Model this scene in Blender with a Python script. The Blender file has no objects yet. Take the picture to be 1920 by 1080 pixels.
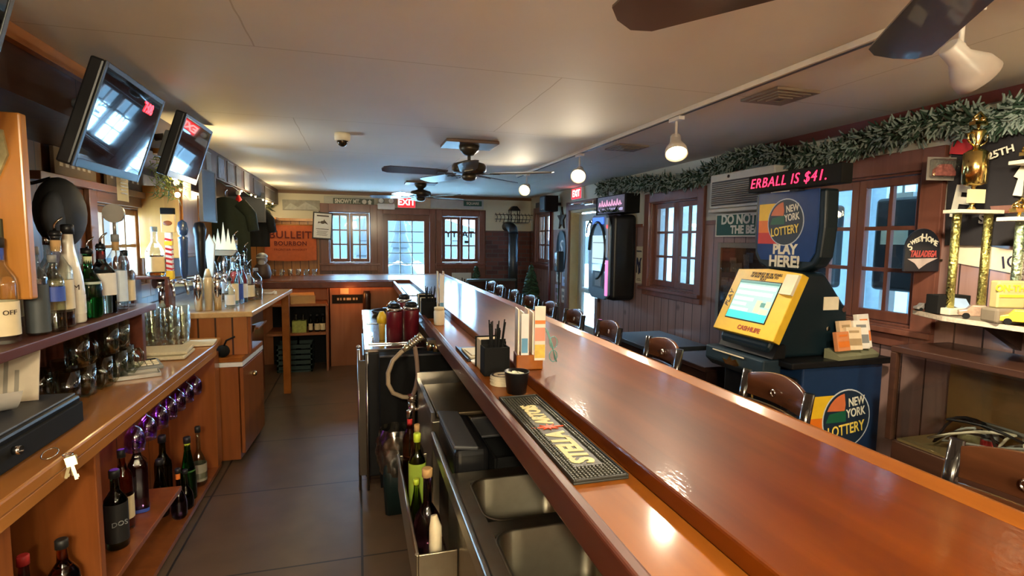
import bpy, bmesh, math, random
from mathutils import Vector, Matrix, Euler
PI = math.pi
random.seed(7)
S = bpy.context.scene
COL = S.collection
# ---------------------------------------------------------------- camera, world, exposure
cam = bpy.data.cameras.new('camera'); co = bpy.data.objects.new('camera', cam); COL.objects.link(co)
cam.sensor_width = 36; cam.lens = 36 * 1000 / 1920; cam.clip_start = .02; cam.clip_end = 200
yaw, pit, rol = map(math.radians, (16.13, -5.13, .67))
fwd = Vector((math.sin(yaw) * math.cos(pit), math.cos(yaw) * math.cos(pit), math.sin(pit)))
rgt = Vector((math.cos(yaw), -math.sin(yaw), 0)); up = rgt.cross(fwd)
r2 = rgt * math.cos(rol) + up * math.sin(rol); u2 = up * math.cos(rol) - rgt * math.sin(rol)
M = Matrix((r2, u2, -fwd)).transposed().to_4x4(); M.translation = (0, 0, 1.62)
co.matrix_world = M; S.camera = co
S.view_settings.view_transform = 'Standard'; S.view_settings.look = 'None'
S.view_settings.gamma = 1; S.view_settings.use_curve_mapping = False
S.view_settings.exposure = 0.32
S.cycles.caustics_reflective = False; S.cycles.caustics_refractive = False
S.cycles.max_bounces = 10; S.cycles.diffuse_bounces = 5; S.cycles.transparent_max_bounces = 24
S.cycles.sample_clamp_indirect = 30
wd = bpy.data.worlds.new('sky'); S.world = wd; wd.use_nodes = True
bg = wd.node_tree.nodes['Background']; bg.inputs[0].default_value = (.40, .70, 1, 1); bg.inputs[1].default_value = 34

def light(name, kind, loc, energy, color, **k):
    l = bpy.data.lights.new(name, kind); l.energy = energy; l.color = color
    for a, v in k.items():
        if a not in ('rot',): setattr(l, a, v)
    o = bpy.data.objects.new(name, l); o.location = loc
    if 'rot' in k: o.rotation_euler = k['rot']
    COL.objects.link(o); return o
def portal(loc, rot, w, h):
    o = light('window_portal', 'AREA', loc, 1, (1, 1, 1), rot=rot, shape='RECTANGLE', size=w, size_y=h)
    o.data.cycles.is_portal = True
portal((-.11, 8.78, 1.64), (-PI/2, 0, 0), .6, .8); portal((.74, 8.78, 1.5), (-PI/2, 0, 0), .6, .9); portal((1.6, 8.78, 1.62), (-PI/2, 0, 0), .6, .8)
portal((2.98, 2.48, 1.6), (PI/2, 0, PI/2), .85, .85); portal((2.98, 4.35, 1.6), (PI/2, 0, PI/2), .8, .85)
portal((3.05, 6.4, 1.4), (PI/2, 0, PI/2), .6, 1.3); portal((2.98, 7.93, 1.6), (PI/2, 0, PI/2), .7, .9)
portal((-1.78, 4.4, 1.55), (PI/2, 0, -PI/2), .8, .6)

# ---------------------------------------------------------------- materials
MATS = {}
def nodes(name):
    m = bpy.data.materials.new(name); m.use_nodes = True
    t = m.node_tree; return m, t, t.nodes['Principled BSDF']
def setp(p, **k):
    for a, v in k.items():
        a = {'rough': 'Roughness', 'metal': 'Metallic', 'coat': 'Coat Weight', 'cr': 'Coat Roughness', 'trans': 'Transmission Weight', 'ior': 'IOR', 'alpha': 'Alpha', 'spec': 'Specular IOR Level', 'sheen': 'Sheen Weight', 'es': 'Emission Strength'}[a]
        p.inputs[a].default_value = v
def mat(name, c, var=.12, nscale=25, bump=0, emit=None, **k):
    if name in MATS: return MATS[name]
    m, t, p = nodes(name); k.setdefault('rough', .5); setp(p, **k)
    N = t.nodes.new; L = t.links.new
    tc = N('ShaderNodeTexCoord'); nz = N('ShaderNodeTexNoise'); nz.inputs['Scale'].default_value = nscale; nz.inputs['Detail'].default_value = 4
    L(tc.outputs['Object'], nz.inputs['Vector'])
    mx = N('ShaderNodeMix'); mx.data_type = 'RGBA'; L(nz.outputs['Fac'], mx.inputs[0])
    mx.inputs[6].default_value = (*[v * (1 - var) for v in c], 1); mx.inputs[7].default_value = (*[min(1, v * (1 + var)) for v in c], 1)
    L(mx.outputs[2], p.inputs['Base Color'])
    if bump:
        b = N('ShaderNodeBump'); b.inputs['Strength'].default_value = bump; b.inputs['Distance'].default_value = .01
        L(nz.outputs['Fac'], b.inputs['Height']); L(b.outputs[0], p.inputs['Normal'])
    if emit: p.inputs['Emission Color'].default_value = (*emit, 1)
    MATS[name] = m; return m
def wood(name, c1, c2, axis='y', scale=6, rough=.35, coat=.3, plank=None, pw=.13, stretch=12, groove=.012, cr=.15, knots=0, z_split=None, c3=None, spec=.3, speck=0):
    if name in MATS: return MATS[name]
    m, t, p = nodes(name); setp(p, rough=rough, coat=coat, cr=cr, spec=spec)
    N = t.nodes.new; L = t.links.new
    tc = N('ShaderNodeTexCoord'); mp = N('ShaderNodeMapping'); L(tc.outputs['Object'], mp.inputs[0])
    sc = {'x': (1, stretch, stretch), 'y': (stretch, 1, stretch), 'z': (stretch, stretch, 1)}[axis]
    mp.inputs['Scale'].default_value = sc
    nz = N('ShaderNodeTexNoise'); nz.inputs['Scale'].default_value = scale / 4; nz.inputs['Detail'].default_value = 6; nz.inputs['Distortion'].default_value = .6
    L(mp.outputs[0], nz.inputs['Vector'])
    n2 = N('ShaderNodeTexNoise'); n2.inputs['Scale'].default_value = 1.7; n2.inputs['Detail'].default_value = 3; L(tc.outputs['Object'], n2.inputs['Vector'])
    ad = N('ShaderNodeMath'); ad.operation = 'MULTIPLY_ADD'; L(nz.outputs['Fac'], ad.inputs[0]); ad.inputs[1].default_value = 1.5; ad.inputs[2].default_value = -.5
    a2 = N('ShaderNodeMath'); a2.operation = 'MULTIPLY_ADD'; L(n2.outputs['Fac'], a2.inputs[0]); a2.inputs[1].default_value = .6; L(ad.outputs[0], a2.inputs[2])
    fac = a2.outputs[0]; height = nz.outputs['Fac']; gr = None
    if plank:
        sp = N('ShaderNodeSeparateXYZ'); L(tc.outputs['Object'], sp.inputs[0])
        dv = N('ShaderNodeMath'); dv.operation = 'DIVIDE'; L(sp.outputs['XYZ'.index(plank.upper())], dv.inputs[0]); dv.inputs[1].default_value = pw
        fl = N('ShaderNodeMath'); fl.operation = 'FLOOR'; L(dv.outputs[0], fl.inputs[0])
        wn = N('ShaderNodeTexWhiteNoise'); wn.noise_dimensions = '1D'; L(fl.outputs[0], wn.inputs['W'])
        a3 = N('ShaderNodeMath'); a3.operation = 'MULTIPLY_ADD'; L(wn.outputs['Value'], a3.inputs[0]); a3.inputs[1].default_value = .45; L(fac, a3.inputs[2])
        a4 = N('ShaderNodeMath'); a4.operation = 'SUBTRACT'; L(a3.outputs[0], a4.inputs[0]); a4.inputs[1].default_value = .22; fac = a4.outputs[0]
        fr = N('ShaderNodeMath'); fr.operation = 'FRACT'; L(dv.outputs[0], fr.inputs[0])
        gt = N('ShaderNodeMath'); gt.operation = 'LESS_THAN'; L(fr.outputs[0], gt.inputs[0]); gt.inputs[1].default_value = groove / pw; gr = gt.outputs[0]
    cl = N('ShaderNodeClamp'); L(fac, cl.inputs[0])
    mx = N('ShaderNodeMix'); mx.data_type = 'RGBA'; L(cl.outputs[0], mx.inputs[0])
    mx.inputs[6].default_value = (*c1, 1); mx.inputs[7].default_value = (*c2, 1); out = mx.outputs[2]
    if knots:
        vo = N('ShaderNodeTexVoronoi'); vo.inputs['Scale'].default_value = knots; L(tc.outputs['Object'], vo.inputs['Vector'])
        lt = N('ShaderNodeMapRange'); L(vo.outputs['Distance'], lt.inputs[0]); lt.inputs[1].default_value = .04; lt.inputs[2].default_value = .11; lt.inputs[3].default_value = .35; lt.inputs[4].default_value = 1
        mk = N('ShaderNodeMix'); mk.data_type = 'RGBA'; mk.blend_type = 'MULTIPLY'; mk.inputs[0].default_value = 1; L(out, mk.inputs[6]); L(lt.outputs[0], mk.inputs[7]); out = mk.outputs[2]
    if gr is not None:
        mg = N('ShaderNodeMix'); mg.data_type = 'RGBA'; L(gr, mg.inputs[0]); L(out, mg.inputs[6]); mg.inputs[7].default_value = (c1[0] * .18, c1[1] * .18, c1[2] * .2, 1); out = mg.outputs[2]
    if z_split is not None:
        s3 = N('ShaderNodeSeparateXYZ'); L(tc.outputs['Object'], s3.inputs[0]); gz = N('ShaderNodeMath'); gz.operation = 'GREATER_THAN'; L(s3.outputs[2], gz.inputs[0]); gz.inputs[1].default_value = z_split
        mz = N('ShaderNodeMix'); mz.data_type = 'RGBA'; L(gz.outputs[0], mz.inputs[0]); L(out, mz.inputs[6]); mz.inputs[7].default_value = (*c3, 1); out = mz.outputs[2]
        rr = N('ShaderNodeMapRange'); L(gz.outputs[0], rr.inputs[0]); rr.inputs[3].default_value = rough; rr.inputs[4].default_value = .8; L(rr.outputs[0], p.inputs['Roughness'])
        iv = N('ShaderNodeMath'); iv.operation = 'MULTIPLY_ADD'; L(gz.outputs[0], iv.inputs[0]); iv.inputs[1].default_value = -coat; iv.inputs[2].default_value = coat; L(iv.outputs[0], p.inputs['Coat Weight'])
    L(out, p.inputs['Base Color'])
    b = N('ShaderNodeBump'); b.inputs['Strength'].default_value = .08; b.inputs['Distance'].default_value = .004; L(height, b.inputs['Height'])
    L(b.outputs[0], p.inputs['Normal'])
    if speck:
        ns = N('ShaderNodeTexNoise'); ns.inputs['Scale'].default_value = 90; ns.inputs['Detail'].default_value = 3; ms_ = N('ShaderNodeMapping'); ms_.inputs['Scale'].default_value = (1, .45, 1); L(tc.outputs['Object'], ms_.inputs[0]); L(ms_.outputs[0], ns.inputs['Vector'])
        bs = N('ShaderNodeBump'); bs.inputs['Strength'].default_value = speck; bs.inputs['Distance'].default_value = .004; L(ns.outputs['Fac'], bs.inputs['Height']); L(bs.outputs[0], p.inputs['Coat Normal'])
    MATS[name] = m; return m
def glow(name, c, s):
    if name in MATS: return MATS[name]
    m, t, p = nodes(name); p.inputs['Base Color'].default_value = (*[v * .3 for v in c], 1); p.inputs['Emission Color'].default_value = (*c, 1); setp(p, es=s, rough=.4)
    nz = t.nodes.new('ShaderNodeTexNoise'); nz.inputs['Scale'].default_value = 30; t.links.new(nz.outputs['Fac'], p.inputs['Roughness'])
    MATS[name] = m; return m
def glass(name, c, rough=.02, ior=1.45):
    if name in MATS: return MATS[name]
    m, t, p = nodes(name); p.inputs['Base Color'].default_value = (*c, 1); setp(p, trans=1, rough=rough, ior=ior)
    nz = t.nodes.new('ShaderNodeTexNoise'); nz.inputs['Scale'].default_value = 8; mr = t.nodes.new('ShaderNodeMapRange'); mr.inputs[3].default_value = rough; mr.inputs[4].default_value = rough + .04
    t.links.new(nz.outputs['Fac'], mr.inputs[0]); t.links.new(mr.outputs[0], p.inputs['Roughness'])
    MATS[name] = m; return m
def thin_glass(name, c, refl=.12, rough=.02):
    if name in MATS: return MATS[name]
    m, t, p = nodes(name); N = t.nodes.new; L = t.links.new
    tr = N('ShaderNodeBsdfTransparent'); tr.inputs[0].default_value = (*c, 1); gl = N('ShaderNodeBsdfGlossy'); gl.inputs['Roughness'].default_value = rough
    fr = N('ShaderNodeLayerWeight'); fr.inputs[0].default_value = .35; mr = N('ShaderNodeMapRange'); L(fr.outputs['Facing'], mr.inputs[0]); mr.inputs[3].default_value = refl; mr.inputs[4].default_value = .75
    mr.inputs[1].default_value = .2
    nz = N('ShaderNodeTexNoise'); nz.inputs['Scale'].default_value = 12; bu = N('ShaderNodeBump'); bu.inputs['Strength'].default_value = .1; L(nz.outputs['Fac'], bu.inputs['Height']); L(bu.outputs[0], gl.inputs['Normal'])
    ms = N('ShaderNodeMixShader'); L(mr.outputs[0], ms.inputs[0]); L(tr.outputs[0], ms.inputs[1]); L(gl.outputs[0], ms.inputs[2])
    L(ms.outputs[0], t.nodes['Material Output'].inputs[0]); t.nodes.remove(p)
    MATS[name] = m; return m

# ---------------------------------------------------------------- mesh builder
class B:
    def __init__(s): s.b = bmesh.new(); s.mi = 0
    def _f(s, vs, smooth=False):
        try:
            f = s.b.faces.new(vs); f.material_index = s.mi; f.smooth = smooth; return f
        except ValueError: return None
    def box(s, x0, y0, z0, x1, y1, z1, rot=None, piv=None):
        x0, x1 = sorted((x0, x1)); y0, y1 = sorted((y0, y1)); z0, z1 = sorted((z0, z1))
        P = [Vector(p) for p in ((x0,y0,z0),(x1,y0,z0),(x1,y1,z0),(x0,y1,z0),(x0,y0,z1),(x1,y0,z1),(x1,y1,z1),(x0,y1,z1))]
        if rot is not None:
            R = Euler(rot).to_matrix(); c = Vector(piv) if piv else Vector(((x0+x1)/2, (y0+y1)/2, (z0+z1)/2)); P = [R @ (p - c) + c for p in P]
        v = [s.b.verts.new(p) for p in P]
        for f in ((3,2,1,0),(4,5,6,7),(0,1,5,4),(1,2,6,5),(2,3,7,6),(3,0,4,7)): s._f([v[i] for i in f])
        return s
    def cbox(s, c, d, rot=None): return s.box(*[c[i]-d[i]/2 for i in range(3)], *[c[i]+d[i]/2 for i in range(3)], rot=rot)
    def ring(s, c, t, r, n, a0=0, sq=0, up=None):
        t = Vector(t).normalized(); a = Vector(up) if up else (Vector((0,0,1)) if abs(t.z) < .9 else Vector((0,1,0)))
        u = a.cross(t).normalized(); w = t.cross(u); out = []
        for i in range(n):
            th = a0 + 2*PI*i/n; k = 1
            if sq: k = 1/max(abs(math.cos(th)), abs(math.sin(th))); k = min(k, 1 + sq*.38)
            out.append(s.b.verts.new(Vector(c) + (u*math.cos(th) + w*math.sin(th))*r*k))
        return out
    def loft(s, rings, caps=(1, 1), smooth=True):
        n = len(rings[0])
        for A, Bq in zip(rings, rings[1:]):
            for i in range(n): s._f([A[i], A[(i+1)%n], Bq[(i+1)%n], Bq[i]], smooth)
        if caps[0]: s._f(list(reversed(rings[0])))
        if caps[1]: s._f(rings[-1])
        return s
    def cyl(s, a, b, r0, r1=None, n=16, caps=(1, 1), smooth=True):
        r1 = r0 if r1 is None else r1; t = Vector(b) - Vector(a)
        return s.loft([s.ring(a, t, r0, n), s.ring(b, t, r1, n)], caps, smooth)
    def lathe(s, prof, c=(0,0,0), n=20, sq=0, caps=(1, 1), t=(0,0,1), a0=0):
        t = Vector(t).normalized()
        return s.loft([s.ring(Vector(c) + t*z, t, max(r, .0004), n, a0=a0, sq=sq) for r, z in prof], caps)
    def tube(s, pts, r, n=8, caps=(1, 1)):
        pts = [Vector(p) for p in pts]; R = []; rr = r if isinstance(r, (list, tuple)) else [r]*len(pts); prev = None
        for i, p in enumerate(pts):
            t = (pts[min(i+1, len(pts)-1)] - pts[max(i-1, 0)]).normalized()
            if prev is None: a = Vector((0,0,1)) if abs(t.z) < .9 else Vector((1,0,0)); u = a.cross(t).normalized()
            else: u = (prev - t*prev.dot(t)).normalized()
            prev = u; w = t.cross(u)
            R.append([s.b.verts.new(p + (u*math.cos(2*PI*k/n) + w*math.sin(2*PI*k/n))*rr[i]) for k in range(n)])
        return s.loft(R, caps)
    def sphere(s, c, r, n=12, sc=(1,1,1), m=8):
        rings = []
        for j in range(m+1):
            ph = -PI/2 + PI*j/m; q = max(math.cos(ph), .02)
            rings.append([s.b.verts.new((c[0]+sc[0]*r*q*math.cos(2*PI*i/n), c[1]+sc[1]*r*q*math.sin(2*PI*i/n), c[2]+sc[2]*r*math.sin(ph))) for i in range(n)])
        return s.loft(rings)
    def prism(s, poly, ax, d0, d1):
        """poly: 2-D points in the plane perpendicular to ax ('x': (y,z), 'y': (x,z), 'z': (x,y))"""
        f = {'x': lambda p, d: (d, p[0], p[1]), 'y': lambda p, d: (p[0], d, p[1]), 'z': lambda p, d: (p[0], p[1], d)}[ax]
        A = [s.b.verts.new(f(p, d0)) for p in poly]; C = [s.b.verts.new(f(p, d1)) for p in poly]; n = len(poly)
        for i in range(n): s._f([A[i], A[(i+1)%n], C[(i+1)%n], C[i]])
        s._f(list(reversed(A))); s._f(C); return s
    def quad(s, *p):
        s._f([s.b.verts.new(q) for q in p]); return s
    def grid(s, f, nu, nv, smooth=True):
        V = [[s.b.verts.new(f(i/nu, j/nv)) for j in range(nv+1)] for i in range(nu+1)]
        for i in range(nu):
            for j in range(nv): s._f([V[i][j], V[i+1][j], V[i+1][j+1], V[i][j+1]], smooth)
        return s
    def xf(s, M): bmesh.ops.transform(s.b, matrix=M, verts=s.b.verts); return s
    def m(s, i): s.mi = i; return s
    def mesh(s, name, mats):
        bmesh.ops.recalc_face_normals(s.b, faces=s.b.faces)
        me = bpy.data.meshes.new(name); s.b.to_mesh(me); s.b.free()
        for q in (mats if isinstance(mats, (list, tuple)) else [mats]): me.materials.append(q)
        return me

def link(o, parent=None):
    COL.objects.link(o)
    if parent is not None: o.parent = parent
    return o
def tag(o, label=None, cat=None, group=None, kind=None):
    if label: o['label'] = label
    if cat: o['category'] = cat
    if group: o['group'] = group
    if kind: o['kind'] = kind
    return o
def thing(name, label, cat, loc=(0,0,0), rz=0, group=None, rot=None):
    o = bpy.data.objects.new(name, None); o.empty_display_size = .05; o.location = loc; o.rotation_euler = rot or (0, 0, rz)
    link(o); return tag(o, label, cat, group)
def part(name, b, mats, parent, bevel=0, label=None, loc=None, seg=2):
    o = bpy.data.objects.new(name, b.mesh(name, mats)); link(o, parent)
    if loc: o.location = loc
    if bevel: mo = o.modifiers.new('bevel', 'BEVEL'); mo.width = bevel; mo.segments = seg; mo.limit_method = 'ANGLE'; mo.angle_limit = .6
    if label: o['label'] = label
    return o
def solo(name, b, mats, label, cat, loc=(0,0,0), rz=0, group=None, bevel=0, rot=None):
    o = part(name, b, mats, None, bevel); o.location = loc; o.rotation_euler = rot or (0, 0, rz); return tag(o, label, cat, group)
def struct(name, b, mats, bevel=0, parent=None):
    o = part(name, b, mats, parent, bevel)
    if parent is None: o['kind'] = 'structure'
    return o
def kids(o): return [c for c in bpy.data.objects if c.parent == o]
def copy_tree(o, parent=None, loc=None, rz=None, label=None, group=None):
    ch = kids(o); c = o.copy(); COL.objects.link(c)
    if parent is not None: c.parent = parent
    if loc is not None: c.location = loc
    if rz is not None: c.rotation_euler = (0, 0, rz)
    if label: c['label'] = label
    if group: c['group'] = group
    for k in ch: copy_tree(k, c)
    return c
FACE = {'-y': (PI/2, 0, 0), '-x': (PI/2, 0, -PI/2), '+x': (PI/2, 0, PI/2), '+y': (PI/2, 0, PI), 'up': (0, 0, 0), 'upE': (0, 0, PI/2)}
def text(s, size, loc, face, m, parent, bold=.0, depth=.001, align='CENTER', sx=1, name='lettering', shear=0, spacing=1, label=None):
    cu = bpy.data.curves.new('t', 'FONT'); cu.body = s; cu.size = size; cu.extrude = depth; cu.offset = bold; cu.align_x = align; cu.align_y = 'CENTER'
    cu.shear = shear; cu.space_character = spacing; cu.resolution_u = 3
    t = bpy.data.objects.new('t', cu); COL.objects.link(t); dg = bpy.context.evaluated_depsgraph_get()
    me = bpy.data.meshes.new_from_object(t.evaluated_get(dg)); bpy.data.objects.remove(t)
    me.transform(Matrix.Diagonal((sx, 1, 1, 1))); me.materials.clear(); me.materials.append(m)
    o = bpy.data.objects.new(name, me); link(o, parent); o.location = loc; o.rotation_euler = FACE[face] if isinstance(face, str) else face
    if label: o['label'] = label
    return o

def ceiling_mat():
    m, t, p = nodes('ceiling_plaster'); N = t.nodes.new; L = t.links.new
    tc = N('ShaderNodeTexCoord'); nz = N('ShaderNodeTexNoise'); nz.inputs['Scale'].default_value = 2.2; nz.inputs['Detail'].default_value = 5; L(tc.outputs['Object'], nz.inputs['Vector'])
    mp = N('ShaderNodeMapping'); mp.inputs['Location'].default_value = (.35, .2, 0); L(tc.outputs['Object'], mp.inputs[0])
    br = N('ShaderNodeTexBrick'); br.offset = .5; br.inputs['Scale'].default_value = 1; br.inputs['Brick Width'].default_value = 2.4; br.inputs['Row Height'].default_value = 1.2; br.inputs['Mortar Size'].default_value = .0035; br.inputs['Mortar Smooth'].default_value = .4
    nd = N('ShaderNodeTexNoise'); nd.inputs['Scale'].default_value = 6; L(tc.outputs['Object'], nd.inputs['Vector'])
    va = N('ShaderNodeMix'); va.data_type = 'VECTOR'; va.inputs[0].default_value = .012; L(mp.outputs[0], va.inputs[4]); L(nd.outputs['Color'], va.inputs[5]); L(va.outputs[1], br.inputs['Vector'])
    br.inputs['Color1'].default_value = br.inputs['Color2'].default_value = (1, 1, 1, 1); br.inputs['Mortar'].default_value = (.72, .68, .6, 1)
    mx = N('ShaderNodeMix'); mx.data_type = 'RGBA'; L(nz.outputs['Fac'], mx.inputs[0]); mx.inputs[6].default_value = (.66, .63, .53, 1); mx.inputs[7].default_value = (.75, .71, .61, 1)
    mm = N('ShaderNodeMix'); mm.data_type = 'RGBA'; mm.blend_type = 'MULTIPLY'; mm.inputs[0].default_value = 1; L(mx.outputs[2], mm.inputs[6]); L(br.outputs['Color'], mm.inputs[7]); L(mm.outputs[2], p.inputs['Base Color'])
    n3 = N('ShaderNodeTexNoise'); n3.inputs['Scale'].default_value = 14; n3.inputs['Detail'].default_value = 6; L(tc.outputs['Object'], n3.inputs['Vector'])
    b = N('ShaderNodeBump'); b.inputs['Strength'].default_value = .25; b.inputs['Distance'].default_value = .006; L(n3.outputs['Fac'], b.inputs['Height']); L(b.outputs[0], p.inputs['Normal'])
    setp(p, rough=.7, spec=.3); return m
# palette
black = mat('black_plastic', (.008, .008, .009), rough=.35, spec=.3)
blackm = mat('black_matte', (.006, .006, .006), rough=.8, spec=.2)
dkgray = mat('dark_gray', (.05, .05, .055), rough=.5)
gray = mat('gray_plastic', (.22, .23, .23), rough=.5)
white = mat('white_paint', (.75, .75, .72), rough=.5)
cream = mat('cream_paper', (.78, .7, .52), rough=.8)
paper = mat('paper', (.78, .76, .7), rough=.85)
chrome = mat('chrome', (.75, .75, .76), var=.05, rough=.12, metal=1)
steel = mat('brushed_steel', (.42, .40, .36), rough=.3, metal=1, nscale=60)
steeld = mat('sink_steel', (.36, .32, .24), rough=.33, metal=1, nscale=30)
gold = mat('polished_gold', (.85, .62, .22), rough=.16, metal=1, var=.25, nscale=60)
brass = mat('brass', (.62, .5, .28), rough=.25, metal=1)
red = mat('red_paint', (.55, .02, .02), rough=.4)
dkred = mat('burgundy_plastic', (.12, .008, .015), rough=.3)
yellow = mat('yellow_plastic', (.85, .55, .03), rough=.4)
lime = mat('lime_cap', (.55, .7, .05), rough=.4)
teal = mat('dark_teal_shell', (.005, .014, .02), rough=.4, spec=.35)
navy = mat('navy_panel', (.01, .03, .085), rough=.35)
blueink = mat('blue_ink', (.02, .08, .4), rough=.5)
orange = mat('orange_print', (.75, .2, .03), rough=.5)
green = mat('sign_green', (.015, .09, .055), rough=.6)
creaml = mat('cream_letters', (.75, .72, .58), rough=.6)
tan = mat('tan_cardboard', (.5, .3, .12), rough=.8)
bronze = mat('dark_bronze', (.055, .04, .025), rough=.4, metal=.7)
snow = mat('snow', (.85, .9, .95), rough=.9)
g_clear = thin_glass('clear_glass', (.90, .93, .92), refl=.10, rough=.04); g_green = glass('green_glass', (.02, .35, .06)); g_dk = glass('dark_olive_glass', (.03, .05, .015))
g_brown = glass('brown_liquor', (.35, .09, .01)); g_blue = glass('pale_blue_glass', (.6, .85, .95)); g_mid = thin_glass('smoked_glass', (.72, .76, .70), refl=.12, rough=.05); g_purple = thin_glass('purple_tinted_glass', (.72, .55, .82), refl=.12, rough=.05)
pane = thin_glass('window_glass', (.93, .98, 1), refl=.05)
case_glass = thin_glass('frame_glass', (.9, .92, .92), refl=.12)
screen = mat('glossy_screen', (.004, .005, .007), rough=.05, coat=1, cr=.02)
ceilm = ceiling_mat()
creamw = mat('cream_wall', (.62, .57, .42), var=.05, nscale=4, rough=.75)
pine = wood('orange_pine', (.26, .085, .018), (.52, .2, .045), 'z', rough=.4, coat=.4, plank='y', pw=.14, knots=3)
pinex = wood('orange_pine_far', (.26, .085, .018), (.5, .2, .05), 'z', rough=.4, coat=.3, plank='x', pw=.12, knots=3)
pinep = wood('golden_pine', (.34, .12, .02), (.58, .25, .05), 'z', rough=.35, coat=.4)
barw = wood('varnished_bar_top', (.095, .016, .001), (.195, .041, .0015), 'y', scale=5, rough=.45, coat=.5, cr=.09, spec=.12, speck=.16, stretch=9)
barl = wood('amber_bar_rail', (.22, .06, .006), (.38, .12, .015), 'y', scale=5, rough=.45, coat=.25, cr=.12, spec=.15, stretch=10)
cntw = wood('honey_counter', (.28, .10, .02), (.47, .19, .04), 'y', scale=5, rough=.4, coat=.5, cr=.12, spec=.2, stretch=10)
redw = wood('mahogany', (.07, .018, .010), (.14, .035, .016), 'y', rough=.42, coat=.2)
cabw = wood('cabinet_pine', (.17, .045, .010), (.30, .09, .02), 'z', rough=.35, coat=.4)
casew = wood('window_casing', (.13, .045, .030), (.22, .085, .055), 'z', rough=.4, coat=.3)
casexw = wood('far_casing', (.10, .035, .02), (.17, .065, .035), 'x', rough=.4, coat=.3)
wallR = wood('right_wall_paneling', (.26, .15, .13), (.40, .25, .22), 'z', rough=.36, coat=.6, plank='y', pw=.125, groove=.008, knots=2.5, z_split=1.78, c3=(.60, .57, .45))
wallF = wood('far_wall_paneling', (.26, .09, .02), (.46, .19, .05), 'z', rough=.4, coat=.3, plank='x', pw=.12, groove=.008, knots=3, z_split=1.88, c3=(.66, .60, .44))
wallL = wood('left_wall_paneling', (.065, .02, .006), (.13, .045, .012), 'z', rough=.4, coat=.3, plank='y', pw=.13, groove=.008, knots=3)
dkwood = wood('dark_walnut', (.022, .010, .007), (.06, .026, .016), 'y', rough=.3, coat=.5)
chairw = wood('chair_wood', (.06, .02, .01), (.15, .055, .022), 'y', rough=.25, coat=.7)
# ---------------------------------------------------------------- setting
XL, XR, YB, YF, ZC = -1.6, 2.8, -2.5, 8.6, 2.32
def floor_mat():
    m, t, p = nodes('floor_tiles'); N = t.nodes.new; L = t.links.new
    tc = N('ShaderNodeTexCoord'); br = N('ShaderNodeTexBrick'); br.offset = 0; br.inputs['Scale'].default_value = 1
    br.inputs['Brick Width'].default_value = .9; br.inputs['Row Height'].default_value = .9; br.inputs['Mortar Size'].default_value = .006
    L(tc.outputs['Object'], br.inputs['Vector']); br.inputs['Color1'].default_value = (.125, .080, .048, 1); br.inputs['Color2'].default_value = (.112, .07, .041, 1); br.inputs['Mortar'].default_value = (.015, .011, .009, 1)
    nz = N('ShaderNodeTexNoise'); nz.inputs['Scale'].default_value = 5; nz.inputs['Detail'].default_value = 8; L(tc.outputs['Object'], nz.inputs['Vector'])
    mr = N('ShaderNodeMapRange'); L(nz.outputs['Fac'], mr.inputs[0]); mr.inputs[3].default_value = .6; mr.inputs[4].default_value = 1.35
    mx = N('ShaderNodeMix'); mx.data_type = 'RGBA'; mx.blend_type = 'MULTIPLY'; mx.inputs[0].default_value = 1; L(br.outputs['Color'], mx.inputs[6]); L(mr.outputs[0], mx.inputs[7]); L(mx.outputs[2], p.inputs['Base Color'])
    setp(p, rough=.42); return m
def brick_mat():
    m, t, p = nodes('red_brick'); N = t.nodes.new; L = t.links.new
    tc = N('ShaderNodeTexCoord'); mp = N('ShaderNodeMapping'); L(tc.outputs['Object'], mp.inputs[0]); cx = N('ShaderNodeSeparateXYZ'); L(mp.outputs[0], cx.inputs[0])
    ad = N('ShaderNodeMath'); L(cx.outputs[0], ad.inputs[0]); L(cx.outputs[1], ad.inputs[1]); cb = N('ShaderNodeCombineXYZ'); L(ad.outputs[0], cb.inputs[0]); L(cx.outputs[2], cb.inputs[1])
    br = N('ShaderNodeTexBrick'); br.inputs['Scale'].default_value = 1; br.inputs['Brick Width'].default_value = .2; br.inputs['Row Height'].default_value = .07; br.inputs['Mortar Size'].default_value = .006
    L(cb.outputs[0], br.inputs['Vector']); br.inputs['Color1'].default_value = (.16, .05, .035, 1); br.inputs['Color2'].default_value = (.07, .025, .02, 1); br.inputs['Mortar'].default_value = (.09, .07, .06, 1)
    L(br.outputs['Color'], p.inputs['Base Color']); setp(p, rough=.8); return m
struct('floor', B().box(XL-.2, YB-.2, -.1, XR+.2, YF+.2, 0), floor_mat())
struct('ceiling', B().box(XL-.2, YB-.2, ZC, XR+.2, YF+.2, ZC+.1), ceilm)
def wall(name, ax, c0, c1, u0, u1, z0, z1, holes, m):
    b = B(); us = sorted({u0, u1, *[h[0] for h in holes], *[h[1] for h in holes]}); zs = sorted({z0, z1, *[h[2] for h in holes], *[h[3] for h in holes]})
    for a, c in zip(us, us[1:]):
        run = None
        for e, f in zip(zs, zs[1:]):
            if any(h[0] <= a and c <= h[1] and h[2] <= e and f <= h[3] for h in holes): 
                if run: b.box(*((c0, a, run[0], c1, c, run[1]) if ax == 'x' else (a, c0, run[0], c, c1, run[1]))); run = None
            else: run = (run[0], f) if run else (e, f)
        if run: b.box(*((c0, a, run[0], c1, c, run[1]) if ax == 'x' else (a, c0, run[0], c, c1, run[1])))
    return struct(name, b, m)
WR = [(2.08, 2.88, 1.18, 2.0), (3.96, 4.74, 1.18, 2.0), (5.95, 6.85, 0, 2.03), (7.6, 8.28, 1.26, 2.05)]
wall('wall_right', 'x', XR, XR+.16, YB, YF+.16, 0, ZC, WR, wallR)
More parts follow.
